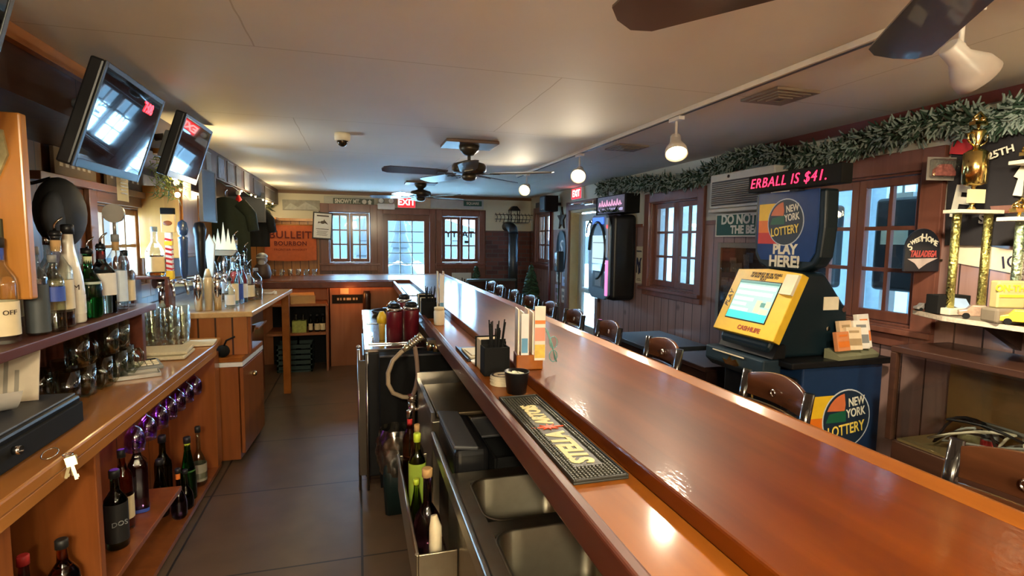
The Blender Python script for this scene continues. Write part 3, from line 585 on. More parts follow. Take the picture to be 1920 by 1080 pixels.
bottle('cordial_bottle', 'dark rounded bottle in the near bay left of the red-capped bottle', (-1.04, 1.90, Zb), .24, .045, 'globe', m=glass('plum_glass', (0, 0, 0)), cap=black, rz=.7)
bottle('cordial_bottle', 'slim dark bottle at the left end of the near bay', (-1.08, 1.80, Zb), .33, .038, 'tall', m=g_dk, cap=black, rz=.7)
bottle('cordial_bottle', 'dark bottle with violet glints at the back of the near bay', (-1.15, 1.97, Zb), .36, .04, 'tall', m=glass('dark_violet_glass', (0, 0, 0)), cap=black, rz=.7)
Zc = .057
bottle('wine_bottle', 'green wine bottle standing on the bottom board, leftmost of the group', (-1.08, 3.30, Zc), .31, .04, 'hock', m=g_dk, cap=blacklab, lab=mat('green_lab', (.05, .16, .04)), lz=(.1, .5), rz=.5)
bottle('wine_bottle', 'taller green wine bottle with a lime neck on the bottom board', (-.99, 3.48, Zc), .36, .042, 'hock', m=g_green, cap=blacklab, neck=lime, lab=mat('green_lab', (0, 0, 0)), lz=(.1, .5), rz=.5)
bottle('wine_bottle', 'green bottle at the back of the bottom board', (-1.10, 3.42, Zc), .40, .045, 'wine', m=g_dk, cap=blacklab, rz=.5)
bottle('brandy_bottle', 'round clear-topped bottle with grey label, rightmost on the bottom board', (-.98, 3.66, Zc), .36, .045, 'globe', m=g_mid, cap=blacklab, lab=mat('grey_label', (.3, .27, .2)), lz=(.1, .4), rz=.5)
bottle('brandy_bottle', 'dark round bottle with orange neck seal on the bottom board', (-.975, 3.245, Zc), .27, .04, 'globe', m=glass('dark_violet_glass', (0, 0, 0)), cap=blacklab, neck=orange, rz=.5)
bottle('brandy_bottle', 'small round black bottle between the green bottles', (-.97, 3.35, Zc), .22, .04, 'globe', m=g_dk, cap=blacklab, rz=.5)
# ---------------------------------------------------------------- reach-in cooler section
rc = thing('bar_cooler', 'wood-fronted reach-in cooler with white gasket beyond the near counter', 'cooler', (0, 0, 0))
part('body', B().prism([(-1.56, 4.115), (-.83, 4.115), (-.79, 4.74), (-1.56, 4.74)], 'z', .02, .70), cabw, rc, .004)
part('lid', B().prism([(-1.2, 4.115), (-.80, 4.115), (-.765, 4.74), (-1.2, 4.74)], 'z', .735, .77), barl, rc, .004)
part('gasket', B().prism([(-1.2, 4.115), (-.80, 4.115), (-.765, 4.74), (-1.2, 4.74)], 'z', .702, .733), white, rc)
part('door', B().prism([(-.825, 4.13), (-.80, 4.13), (-.765, 4.73), (-.785, 4.73)], 'z', .06, .69), cabw, rc, .004)
part('knob', B().sphere((-.775, 4.40, .58), .02), brass, rc)
bs = solo('rubber_bulb', B().sphere((0, 0, .04), .045).tube([(0, 0, .06), (.03, -.03, .12), (.09, -.06, .15)], .006), blackm, 'black rubber squeeze bulb hanging at the counter corner', 'squeeze bulb', (-.93, 4.15, .772))
# raised cabinet
rcab = thing('raised_cabinet', 'raised wooden cabinet with pale top carrying the taller bottles', 'cabinet', (0, 0, 0))
part('top', B().prism([(-1.59, 4.14), (-.74, 4.19), (-.665, 5.98), (-1.59, 5.98)], 'z', 1.045, 1.085), wood('pale_oak_top', (.42, .24, .09), (.62, .42, .2), 'y', rough=.3, coat=.6), rcab, .006)
part('near_panel', B().box(-1.57, 4.2, .772, -.78, 4.23, 1.044), wood('near_panel', (.24, .075, .015), (.38, .13, .03), 'z', rough=.4, plank='x', pw=.11), rcab)
part('body', B().box(-1.57, 4.76, .02, -.95, 5.95, 1.044), cabw, rcab)
part('post', B().box(-.76, 5.86, 0, -.69, 5.93, 1.044), barl, rcab, .004)
part('post', B().box(-.80, 4.23, .772, -.76, 4.27, 1.044), cabw, rcab, .003)
part('inner_shelf', B().prism([(-.94, 4.78), (-.80, 4.78), (-.80, 5.2)], 'z', .86, .875), barl, rcab)
part('latch', B().box(-.775, 4.24, .93, -.745, 4.34, .945, rot=(.4, 0, 0)), chrome, rcab)
# beer tower
bt = thing('beer_tower', 'chrome beer tower with a row of faucets and tall tap handles on the raised cabinet', 'beer tower', (-1.22, 4.6, 1.086))
nrm = Vector((.79, -.62, 0)).normalized()
HP = [('striped', (-.06, -.30)), ('blue', (.0, -.2)), ('black', (.085, -.1)), ('white', (.115, .05)), ('ship', (.175, .2))]
mp_ = [Vector((x, y, .20)) - nrm*.085 for _, (x, y) in HP]
part('column', B().cyl((mp_[0].x, mp_[0].y, 0), (mp_[0].x, mp_[0].y, .18), .03).cyl((mp_[-1].x, mp_[-1].y, 0), (mp_[-1].x, mp_[-1].y, .18), .03), chrome, bt)
part('manifold', B().tube([mp_[0]-Vector((.04, .04, 0)), *mp_, mp_[-1]+Vector((.04, .04, 0))], .038, 14), chrome, bt)
for kind, (x, y) in HP:
    base = Vector((x, y, .224)); c = base - Vector((0, 0, .03)) - nrm*.075
    f = part('faucet', B().tube([c, c + nrm*.06, c + nrm*.085, c + nrm*.10 + Vector((0, 0, -.045)), c + nrm*.105 + Vector((0, 0, -.085))], [.013, .016, .015, .010, .009], 9).cyl(c + nrm*.075, c + nrm*.075 + Vector((0, 0, .05)), .011), chrome, bt)
    def H(z): return base + Vector((0, 0, z))
    if kind == 'striped':
        h = part('tap_handle', B().cbox(H(.035), (.045, .045, .06)).m(1).cbox(H(.20), (.040, .040, .27)).m(2).cbox(H(.40), (.085, .028, .13)).m(3).cbox(H(.485), (.088, .032, .045)), [yellow, white, mat('tap_cream', (.70, .48, .2), rough=.4), blackm], bt, .005, label='tall cream tap handle with red and white stripes')
        for j in range(7): part('stripe', B().cbox(H(.082+j*.034), (.042, .042, .015), rot=(0, .25, 0)), red, h)
        part('badge', B().cbox(H(.26), (.047, .045, .03)), yellow, h); part('emblem', B().sphere(tuple(H(.40)+Vector((0, -.015, 0))), .022, 10, sc=(1.3, .25, .8)), mat('emblem_brown', (.25, .07, .02)), h)
    elif kind == 'blue': part('tap_handle', B().lathe([(.012, 0), (.024, .04), (.031, .28), (.033, .30), (.014, .31), (.03, .325), (.036, .36), (.028, .41), (.001, .43)], c=tuple(base), n=16), mat('tap_navy', (.02, .045, .12), rough=.3, coat=.5), bt, label='dark blue tap handle')
    elif kind == 'black': part('tap_handle', B().lathe([(.014, 0), (.028, .05), (.036, .27), (.036, .30), (.042, .33), (.045, .37), (.032, .41), (.001, .42)], c=tuple(base), n=16), black, bt, label='thick black tap handle')
    elif kind == 'white': part('tap_handle', B().prism([(x-.016, base.z), (x+.016, base.z), (x+.036, base.z+.25), (x, base.z+.33), (x-.036, base.z+.25)], 'y', y-.014, y+.014), mat('tap_white', (.6, .58, .5)), bt, .004, label='pale pointed tap handle')
    else:
        h = part('tap_handle', B().cyl(H(0), H(.16), .010), chrome, bt, label='tap handle topped by a small cream sailing ship')
        part('hull', B().prism([(x-.07, base.z+.16), (x+.07, base.z+.16), (x+.10, base.z+.20), (x-.09, base.z+.20)], 'y', y-.014, y+.014), mat('ship_dark', (.25, .2, .13)), h)
        for j, (dx, hh) in enumerate(((-.065, .12), (-.035, .17), (.005, .22), (.04, .17), (.075, .12))): part('sail', B().prism([(x+dx-.026, base.z+.205), (x+dx+.024, base.z+.205), (x+dx, base.z+.205+hh)], 'y', y-.004-.002*j, y+.004-.002*j), mat('sail_cream', (.75, .68, .45)), h)
lol = solo('stainless_stopper', B().cyl((0, 0, 0), (0, 0, .06), .007).cyl((0, -.01, .10), (0, .01, .10), .045, n=24), mat('pewter', (.4, .38, .34), rough=.35, metal=.6), 'round pewter medallion tap handle standing above the pale blue gin', 'tap handle', (-1.10, 2.98, 1.62))
lol.location = (-1.12, 3.0, 1.263+.345+.018)
# bottles on the raised cabinet
Zh = 1.087
bottle('whiskey_bottle', 'square whiskey bottle with black and cream label left of the striped tap handle', (-1.37, 4.30, Zh+.25), .33, .05, 'flask', m=g_clear, lab=creamlab, lz=(.1, .42), liquid=g_brown, fill=.45, cap=gray, sq=.6, rz=.6)
q = thing('bottle_riser', 'small dark riser shelf under the whiskey bottle left of the beer tower', 'riser', (-1.38, 4.36, Zh)); part('top', B().box(-.13, -.12, .232, .10, .02, .248), redw, q, .003); part('leg', B().box(-.13, -.12, 0, -.11, .02, .232), redw, q); part('leg', B().box(.08, -.12, 0, .10, .02, .232), redw, q)
solo('grey_box', B().box(-.09, -.06, 0, .09, .06, .10), gray, 'plain grey box beside the whiskey bottle riser', 'box', (-1.42, 4.10, .9215), bevel=.004)
tall = [('gin_bottle', -.93, 4.42, .20, .035, g_clear, whitelab, 'clear bottle with cream base beside the beer tower'),
        ('cordial_bottle', -.93, 4.55, .34, .036, g_clear, creamlab, 'tall clear bottle with slanting cream label near the front of the raised cabinet'),
        ('vodka_bottle', -.92, 4.68, .31, .034, g_blue, bluelab, 'slim pale blue bottle on the raised cabinet, nearer of two'),
        ('vodka_bottle', -.91, 4.80, .30, .034, g_blue, whitelab, 'slim pale blue bottle on the raised cabinet, farther of two'),
        ('whiskey_bottle', -.99, 4.95, .42, .042, g_clear, redlab, 'tall whiskey bottle of dark amber liquor behind the slim blue bottles'),
        ('whiskey_bottle', -1.01, 5.07, .40, .042, g_clear, whitelab, 'tall clear bottle with cloudy neck in the middle back of the raised cabinet'),
        ('brandy_bottle', -.89, 4.93, .26, .045, g_clear, creamlab, 'short bottle of dark red liquor with cream label on the raised cabinet'),
        ('brandy_bottle', -.86, 5.08, .24, .05, g_clear, None, 'squat decanter of amber liquor at the right of the raised cabinet'),
        ('rum_bottle', -.96, 5.20, .34, .04, g_blue, whitelab, 'pale blue-tinted bottle with black pourer behind the short red bottle'),
        ('rum_bottle', -1.09, 5.18, .32, .04, g_clear, creamlab, 'clear bottle with tan stopper at the back right of the raised cabinet'),
        ('schnapps_bottle', -1.11, 5.04, .38, .04, g_clear, whitelab, 'clear bottle in the second row behind the beer tower'),
        ('schnapps_bottle', -1.20, 5.12, .36, .04, g_clear, pinklab, 'clear bottle with pink label in the second row of the raised cabinet'),
        ('schnapps_bottle', -1.02, 5.42, .27, .045, g_clear, whitelab, 'wide clear bottle with black neck at the far end of the raised cabinet')]
for i, (nm, x, y, h, r, m_, lb, l) in enumerate(tall):
    bottle(nm, l, (x, y, Zh), h*(1.22 if x < -.94 else 1.05), r, ['round', 'tall', 'flask'][i % 3], m=m_, lab=lb, lz=(.12, .48), liquid=g_brown if ('amber' in l or 'red liquor' in l) else None, fill=.5, cap=[black, gray, tan][i % 3] if i % 2 else None, pour=black if i % 2 == 0 else None, rz=.6)
for k, (x, y, h_, m_, l) in enumerate(((-1.10, 4.26, .26, chrome, 'tall polished shaker tin at the near edge of the raised cabinet, left'), (-1.045, 4.30, .30, mat('shaker_cream', (.62, .52, .34), rough=.3, coat=.4), 'tall cream cylinder with tapered top between the two shaker tins'), (-.985, 4.30, .27, chrome, 'tall polished shaker tin at the near edge of the raised cabinet, right'))):
    q = thing('shaker_tin', l, 'shaker', (x, y, Zh)); part('body', B().lathe([(.024, 0), (.031, h_*.75), (.026, h_*.8)], n=18), m_, q); part('cap', B().lathe([(.026, h_*.8), (.02, h_*.92), (.012, h_), (.001, h_*1.01)], n=16), m_, q)
tb = thing('rocks_glass', 'straight rocks glass holding a black stirrer at the front of the raised cabinet', 'glass', (-.83, 4.98, Zh)); part('bowl', B().lathe([(.03, 0), (.034, .004), (.038, .10), (.036, .10), (.030, .012), (.001, .01)], n=18, caps=(1, 0)), g_clear, tb); part('stirrer', B().tube([(.02, 0, .012), (-.03, .01, .13)], .006), blackm, tb)
solo('white_pourer', B().tube([(-.05, 0, .012), (.02, 0, .012), (.05, 0, .03)], .01).cyl((.05, 0, 0), (.05, 0, .03), .014), white, 'white plastic spigot lying on the raised cabinet', 'spigot', (-.80, 5.40, Zh))
# busy little things on the window ledge behind
lg = solo('window_ledge', B().box(-1.599, 3.35, 1.20, -1.46, 4.12, 1.23), redw, 'dark ledge under the left-hand window', 'ledge')
for i, (nm, l, y, c_) in enumerate((('wine_box', 'cream box on the ledge under the left window', 3.85, creamlab), ('green_tin', 'pale green tin on the ledge left of the cream box', 3.62, greenlab))):
    q = thing(nm, l, 'box', (-1.53, y, 1.231)); part('carton', B().box(-.05, -.07, 0, .05, .07, .13), c_, q, .003); part('flap', B().box(-.05, -.07, .13, .05, .07, .134, rot=(0, -.2, 0)), c_, q)
bh = thing('baseball_glove', 'brown leather glove propped before the left-hand window', 'glove', (-1.50, 4.06, 1.40), .9)
part('palm', B().sphere((0, 0, 0), .09, sc=(.4, 1, .9)).sphere((.01, .10, .05), .04, sc=(.6, .8, 1.8)).sphere((.01, .05, .10), .03, sc=(.6, .8, 2)).sphere((.01, 0, .11), .03, sc=(.6, .8, 2)).sphere((.01, -.05, .1), .03, sc=(.6, .8, 2)).sphere((.01, -.1, .02), .035, sc=(.6, .8, 1.6)), mat('glove_leather', (.14, .045, .02), rough=.5), bh)
bh.location = (-1.46, 3.95, 1.33)
# left wall: plaque board, hat, signs
pb = thing('plaque_board', 'orange pine board with unit badges mounted on it at the far left', 'plaque', (-1.10, 2.14, 1.66))
pb.location = (-1.165, 2.20, 1.40)
part('board', B().box(-.30, -.02, 0, .10, .02, .62), pinep, pb, .006)
part('badge', B().prism([(-.15, .56), (.0, .56), (.01, .48), (-.03, .38), (-.075, .33), (-.14, .38), (-.17, .48)], 'y', -.032, -.021), mat('badge_khaki', (.45, .4, .2), rough=.7, var=.4, nscale=50), pb, label='khaki shield badge', loc=(.055, 0, 0))
part('badge', B().prism([(-.2, .31), (-.02, .27), (-.02, .18), (-.07, .12), (-.2, .12)], 'y', -.032, -.021), mat('badge_olive', (.06, .06, .03), rough=.8), pb, label='dark olive chevron badge', loc=(.055, 0, 0))
q = B()
for k in range(3): q.prism([(-.19, .32-.03*k), (-.11, .335-.03*k), (-.04, .295-.03*k), (-.04, .285-.03*k), (-.11, .322-.03*k), (-.19, .308-.03*k)], 'y', -.035, -.0325)
part('chevron', q, gold, pb, loc=(.055, 0, 0))
ha = thing('round_hat', 'black round hat hung on the left wall beside the plaque board', 'hat', (-1.30, 2.93, 1.72))
part('crown', B().sphere((0, 0, 0), .16, sc=(.5, 1, 1), n=20, m=12), mat('cap_cloth', (.012, .013, .013), rough=.7), ha); part('brim', B().sphere((.03, -.1, -.02), .12, sc=(.25, 1.0, .95), n=18), mat('cap_cloth', (0, 0, 0)), ha)
part('hook', B().tube([(-.28, 0, .12), (-.1, 0, .13), (-.03, 0, .155)], .008), black, ha)
# ledge beam with licence-plate signs over the left window
solo('wall_beam', B().box(-1.599, 3.3, 1.90, -1.54, 5.0, 1.945), wood('beam_wood', (.2, .09, .04), (.32, .15, .07), 'y'), 'narrow wooden beam above the left-hand window', 'beam', bevel=.004)
for k, (y, l, w_) in enumerate(((3.72, 'grey weathered word sign on the beam, left one', .48), (4.42, 'grey weathered word sign on the beam, right one', .62))):
    q = thing('word_sign', l, 'sign', (-1.57, y, 1.947), group='signs on the left beam'); part('board', B().box(-.01, -w_/2, 0, .01, w_/2, .15), mat('weathered_brown', (.14, .10, .065), rough=.9), q, .003)
    q2 = B()
    for j in range(6): q2.box(.0105, -w_/2+.05+j*(w_-.1)/6, .05, .012, -w_/2+.05+j*(w_-.1)/6+.035, .10)
    part('worn_marks', q2, mat('worn_cream', (.35, .29, .2)), q)
# notes hung from the soffit
def note(label, loc, w, h, m, rz=0, lean=0):
    o = thing('paper_note', label, 'note', loc, rz)
    part('sheet', B().grid(lambda u, v: (.006*math.sin(u*4)+lean*v, -w/2+w*u, -h*v), 5, 5), m, o); q = B()
    for k in range(5): q.box(.008, -w*.35, -h*(.25+.12*k)-.003, .009, w*(.1+.06*(k % 3)), -h*(.25+.12*k)+.003)
    part('writing', q, mat('faint_ink', (.3, .28, .22)), o)
    if loc[2] < 2.08: part('tape', B().box(-.001, -.012, -.01, .001, .012, 2.11-loc[2]), cream, o)
    return o
note('yellow note hanging below the first television', (-1.118, 3.12, 1.93), .15, .14, mat('yellow_note', (.8, .68, .36), rough=.9))
note('grey note hanging between the string lights and the second television', (-1.11, 4.15, 2.05), .20, .17, mat('grey_note', (.42, .39, .33), rough=.9))
tapes = [(4.75, .14, .20, 'newspaper cutting taped to the soffit, nearest'), (5.15, .20, .22, 'pale blue sheet taped to the soffit beside the newspaper cutting'), (5.50, .24, .22, 'grey-brown print on the soffit, third along'), (5.85, .22, .22, 'brown print on the soffit, fourth along'), (6.25, .26, .22, 'black and white photograph on the soffit'), (6.9, .5, .2, 'dark framed oblong sign on the soffit'), (7.8, .8, .18, 'worn brown board at the far end of the soffit')]
cols = [(.14, .14, .13), (.12, .17, .27), (.09, .075, .07), (.10, .075, .06), (.16, .15, .14), (.03, .022, .022), (.05, .04, .035)]
for k, (y, w_, h_, l) in enumerate(tapes):
    q = thing('soffit_picture', l, 'picture', (-1.117, y, 2.11), group='pictures along the soffit'); part('print', B().box(-.002, -w_/2, 0, .004, w_/2, h_*.85), mat('print_%s' % 'abcdefg'[k], cols[k], var=.5, nscale=40), q)
    part('border', B().box(.004, -w_/2, h_*.8, .006, w_/2, h_*.85), [gray, black][k % 2], q); part('border', B().box(.004, -w_/2, 0, .006, w_/2, .008), [gray, black][k % 2], q)
bd = thing('message_board', 'dark grey framed letter board hanging from the soffit beside the second television', 'board', (-1.07, 4.50, 1.74), -.1)
part('panel', B().box(-.008, -.13, 0, .008, .13, .36), mat('slate_blue', (.025, .035, .06), var=.3, nscale=60), bd); part('frame', B().box(-.012, -.14, -.012, .012, -.13, .372).box(-.012, .13, -.012, .012, .14, .372).box(-.012, -.13, .36, .012, .13, .372).box(-.012, -.13, -.012, .012, .13, 0), dkgray, bd, .002)
# golden lit shelf panel behind (backed by string lights)
gp = thing('key_cabinet', 'small golden pine wall cabinet lit by string lights', 'cabinet', (-1.598, 5.15, 1.45)); part('body', B().box(0, -.45, 0, .28, .45, .55), pinep, gp, .006); part('door', B().box(.281, -.42, .03, .296, -.02, .52), pinep, gp, .005); part('door', B().box(.281, .02, .03, .296, .42, .52), pinep, gp, .005)
# shirts on hooks
def shirt(label, loc, w, h, m, rz=0):
    o = thing('hanging_shirt', label, 'shirt', loc, rz)
    part('body', B().grid(lambda u, v: (-w/2*(.55+.45*min(1, v*3)) + w*(.55+.45*min(1, v*3))*u, .045*math.sin(u*PI)*(.6+.4*v) + .012*math.sin(u*22)*v, -h*v - .04*(abs(2*u-1))**2*(1-v)), 22, 12).grid(lambda u, v: (-w/2*(.55+.45*min(1, v*3)) + w*(.55+.45*min(1, v*3))*u, -.045*math.sin(u*PI)*(.6+.4*v) + .012*math.sin(u*20)*v, -h*v - .04*(abs(2*u-1))**2*(1-v)), 22, 12), m, o)
    part('sleeve', B().tube([(-w*.3, 0, -.05), (-w*.52, 0, -.16), (-w*.58, -.01, -.32)], [.06, .055, .05], 10), m, o); part('sleeve', B().tube([(w*.3, 0, -.05), (w*.52, 0, -.16), (w*.58, -.01, -.32)], [.06, .055, .05], 10), m, o)
    part('hanger', B().tube([(0, 0, 0), (0, 0, .05), (.02, 0, .07), (.0, 0, .09), (-.015, 0, .08)], .004), chrome, o); return o
shirt('olive green shirt hanging beneath the soffit', (-1.22, 5.75, 2.0), .42, .72, mat('olive_cloth', (.03, .04, .022), rough=.9))
shirt('black shirt hanging beyond the olive green shirt', (-1.27, 7.3, 2.0), .42, .50, mat('black_cloth', (.01, .012, .012), rough=.9), .2)
solo('framed_blackboard', B().box(-.2, -.012, 0, .2, .012, .36).m(1).box(-.185, -.015, .015, .185, -.0125, .345), [dkgray, mat('board_slate', (.03, .04, .05))], 'dark slate board hanging above the black shirt', 'board', (-1.27, 7.1, 1.80), .1)
sc_ = solo('felt_hat', B().lathe([(.09, 0), (.07, .06), (.04, .12), (.005, .2)], n=14).m(1).lathe([(.1, -.02), (.105, .01), (.09, .02)], n=14).sphere((0, 0, .21), .025), [red, white], 'small red and white felt hat hung beside the olive shirt', 'felt hat', (-1.18, 6.15, 1.863))
# televisions
def tv(label, c_top, y0, y1, zt, zb, xt, xb, clock=False):
    o = thing('television', label, 'television', (xt, (y0+y1)/2, zt)); w = y1-y0; dx = xb-xt; dz = zb-zt; L = math.hypot(dx, dz); th = math.atan2(-dx, -dz)
    # local frame: x outwards, z up, then lean about y
    R = Euler((0, th, 0)).to_matrix().to_4x4()
    def mk(b): return b.xf(R)
    part('housing', mk(B().box(-.05, -w/2, -L, -.002, w/2, 0)), black, o, .008)
    part('bezel', mk(B().box(-.002, -w/2, -L, .006, -w/2+.02, 0).box(-.002, w/2-.02, -L, .006, w/2, 0).box(-.002, -w/2+.02, -.02, .006, w/2-.02, 0).box(-.002, -w/2+.02, -L, .006, w/2-.02, -L+.035)), black, o, .002)
    part('screen', mk(B().box(-.001, -w/2+.02, -L+.035, .003, w/2-.02, -.02)), screen, o)
    part('mount', mk(B().box(-.13, -.09, -L*.75, -.05, .09, -L*.3)), gray, o, .01); part('arm', B().tube([R @ Vector((-.15, 0, -L*.4)), Vector((-1.117-xt, .0, -.1))], .02), dkgray, o)
    return o, R, w, L
t1, R1, W1, L1 = tv('large wall-mounted television reflecting a window, with red clock digits, left of the string lights', 0, 2.36, 2.98, 2.262, 1.875, -.88, -1.01)
t2, R2, W2, L2 = tv('second television, farther along, right of the string lights', 0, 3.32, 3.86, 2.285, 1.945, -.88, -.99)
t3, R3, W3, L3 = tv('television cut off at the top left corner of the photo', 0, 1.22, 1.88, 2.29, 1.87, -.91, -1.03)
ck = text('7:08', .062, (0, 0, 0), '+x', glow('red_led', (1, .02, .03), 6), t1, bold=.002, name='clock_digits', sx=.9); ck.location = R1 @ Vector((.005, .16, -.075)); ck.rotation_euler = (R1.to_3x3() @ Euler(FACE['+x']).to_matrix()).to_euler()
# string lights bunch
sl = thing('light_garland', 'green tinsel garland with glowing warm bulbs between the two televisions', 'string lights', (-1.14, 3.80, 1.86))
random.seed(3); q = B()
for k in range(260):
    p = Vector((random.uniform(-.05, .07), random.gauss(0, .07), random.uniform(.0, .27))); d = Vector((random.uniform(-1, 1), random.uniform(-1, 1), random.uniform(-1, 1))).normalized()
    q.cyl(p, p + d*.05, .0035, .0005, n=4, caps=(0, 0))
part('tinsel', q, mat('tinsel_green', (.16, .2, .03), rough=.6, var=.5), sl); part('wire', B().tube([(0, -.12, .3), (0, -.04, .2), (.02, .03, .1), (0, .06, .0)], .004), mat('wire_green', (.02, .06, .02)), sl)
bulbm = glow('warm_bulb', (1, .72, .32), 22)
for p in ((.05, .06, .02), (.06, -.01, .12), (.04, .05, .22), (.05, -.07, .24), (.03, .12, .10)): part('bulb', B().sphere(p, .017, 10, m=6), bulbm, sl)
light('garland_glow', 'POINT', (-.98, 4.02, 1.97), 9, (1, .72, .32), shadow_soft_size=.05)
solo('small_cornice', B().box(-1.118, 3.55, 2.09, -1.07, 4.0, 2.12), pinep, 'short orange moulding over the string lights', 'moulding')
# speaker blobs on soffit between TVs
q = thing('wall_speaker', 'small black swivel speaker between the two televisions', 'speaker', (-1.11, 3.1, 2.0)); part('housing', B().box(0, -.07, 0, .1, .07, .14), black, q, .015); part('cone', B().lathe([(.045, 0), (.03, -.012), (.01, -.014)], c=(.101, 0, .07), t=(1, 0, 0)), dkgray, q)
q.location = (-1.115, 3.14, 2.12)

q = thing('string_lights', 'string of small warm bulbs along the lower edge of the soffit beyond the green shirt', 'string lights', (-1.105, 0, 2.085))
part('wire', B().tube([(0, 5.0+.25*k, -.02*(k % 2)) for k in range(13)], .003), mat('wire_green', (0, 0, 0)), q)
for k in (3, 5, 6, 8, 9, 11): part('bulb', B().sphere((.012, 5.1+.25*k, -.015), .009, 8, m=6), bulbm, q)
light('string_glow', 'POINT', (-1.0, 6.2, 2.05), 6, (1, .78, .42), shadow_soft_size=.05); light('string_glow', 'POINT', (-1.0, 7.6, 2.05), 6, (1, .78, .42), shadow_soft_size=.05)
# ---------------------------------------------------------------- the bar
bar = thing('bar_counter', 'long L-shaped varnished bar with amber outer rail running to the far end of the room', 'bar', (0, 0, 0))
part('bar_top', B().box(.64, -1.2, 1.045, 1.20, 7.02, 1.092).box(-1.30, 7.02, 1.045, 1.20, 7.98, 1.092), barw, bar, .006)
part('outer_rail', B().prism([(1.19, 1.03), (1.255, 1.03), (1.262, 1.075), (1.25, 1.10), (1.225, 1.108), (1.20, 1.098), (1.185, 1.092)], 'y', -1.2, 8.05).prism([(7.97, 1.03), (8.05, 1.03), (8.05, 1.095), (8.0, 1.105), (7.97, 1.092)], 'x', -1.3, 1.20), barl, bar, .004, seg=3)
part('drip_shelf', B().box(.455, -1.2, 1.03, .64, 7.0, 1.05), barl, bar, .003)
part('inner_rail', B().box(.425, -1.2, 1.0, .457, 7.0, 1.078).m(0).box(-1.3, 6.95, 1.0, .425, 6.99, 1.082).box(-1.3, 6.99, 1.03, .64, 7.02, 1.05), redw, bar, .008, seg=3)
part('front_panel', B().box(1.0, -1.2, 0, 1.03, 7.2, 1.03).box(1.0, 7.2, 0, 1.03, 7.75, 1.03).box(-1.3, 7.75, 0, 1.0, 7.78, 1.03), cabw, bar)
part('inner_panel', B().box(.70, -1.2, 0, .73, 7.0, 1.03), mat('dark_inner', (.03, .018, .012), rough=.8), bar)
under = wood('lit_under_panel', (.26, .085, .03), (.4, .15, .055), 'z', rough=.5, coat=.1)
part('far_inner_panel', B().box(-.36, 7.02, 0, .70, 7.05, 1.03).box(-1.3, 7.3, 0, -.36, 7.33, 1.03), under, bar)
part('end_panel', B().box(-.37, 7.02, 0, -.345, 7.3, 1.03), cabw, bar)
part('bracket', B().box(.60, 2.78, .93, .63, 2.81, 1.03).box(.60, 2.78, .90, .69, 2.81, .93), barl, bar); part('bracket', B().box(.60, 1.86, .93, .63, 1.89, 1.03).box(.60, 1.86, .90, .69, 1.89, .93), barl, bar)
light('orange_under_bar', 'POINT', (-.1, 6.86, .95), 1.6, (1, .35, .08), shadow_soft_size=.08)
solo('rope_light', B().tube([(-1.2, 6.995, 1.018), (.4, 6.995, 1.018)], .008), glow('orange_rope', (1, .3, .05), 5), 'orange rope light under the far bar overhang', 'rope light')
# shelf unit below the far bar
su = thing('under_bar_shelf', 'small wooden shelf unit under the far bar', 'shelf', (0, 0, 0))
part('shelf', B().box(-1.05, 6.78, .80, -.375, 7.29, .825), under, su, .003); part('shelf', B().box(-1.05, 6.74, .455, -.386, 7.29, .48), under, su, .003); part('side', B().box(-.385, 6.78, .0, -.36, 7.015, .80), cabw, su)
part('back', B().box(-1.05, 7.28, .0, -.375, 7.295, .80), blackm, su)
q = thing('open_carton', 'tan open carton on the upper under-bar shelf', 'carton', (-.66, 6.95, .826), .15); part('box', B().box(-.14, -.1, 0, .14, .1, .09), tan, q); part('flap', B().box(-.14, -.1, .09, .14, .1, .093, rot=(.25, 0, 0)), mat('flap_tan', (.6, .38, .16), rough=.8), q)
q = thing('six_pack', 'yellow-green carton of bottles on the lower under-bar shelf', 'carton', (-.69, 6.86, .481)); part('carton', B().box(-.08, -.06, 0, .08, .06, .14), mat('lime_carton', (.33, .36, .06), var=.5, nscale=30), q)
for x in (-.04, .04): part('bottle', B().lathe([(.028, .141), (.026, .15), (.012, .19), (.011, .22)], c=(x, 0, 0), n=10), g_mid, q)
for i, (x, l) in enumerate(((-.565, 'slim brown bottle with cream label next to the yellow-green carton'), (-.49, 'squat brown bottle with cream label on the under-bar shelf, middle'), (-.425, 'squat brown bottle with cream label on the under-bar shelf, rightmost'))):
    bottle('beer_bottle', l, (x, 6.86, .481), .2, [.024, .031, .031][i], 'round', m=g_dk, lab=creamlab, lz=(.1, .5), cap=black)
q = thing('milk_crate', 'dark green plastic crate on the floor under the far bar shelf', 'crate', (-.75, 6.95, .0)); b = B(); b.box(-.2, -.15, 0, .2, .15, .02)
for k in range(5):
    z = .03+k*.065; b.box(-.2, -.15, z, .2, -.14, z+.045).box(-.2, .14, z, .2, .15, z+.045).box(-.2, -.14, z, -.19, .14, z+.045).box(.19, -.14, z, .2, .14, z+.045)
for sx in (-.2, .18):
    for sy in (-.15, .13): b.box(sx, sy, 0, sx+.02, sy+.02, .34)
part('crate_body', b, mat('crate_green', (.008, .03, .025), rough=.6), q)
for x in (-.1, .03): part('bottle_neck', B().lathe([(.03, .02), (.03, .25), (.012, .33), (.012, .42)], c=(x, 0, 0), n=10), g_dk, q)
q = thing('name_plate', 'black plate with pale worn lettering on the far inner panel', 'plate', (-.13, 7.018, .80)); part('plate', B().box(-.19, -.008, 0, .19, 0, .11), blackm, q); text('Tavern', .06, (0, -.0085, .055), '-y', mat('worn_lettering', (.35, .25, .15)), q) if False else None
b = B()
for k, w_ in enumerate((.03, .02, .03, .045, .02, .03, .025)): b.box(-.13+k*.038, -.0095, .04, -.13+k*.038+w_*.8, -.008, .07)
part('faded_marks', b, mat('worn_lettering', (.35, .25, .15)), q)
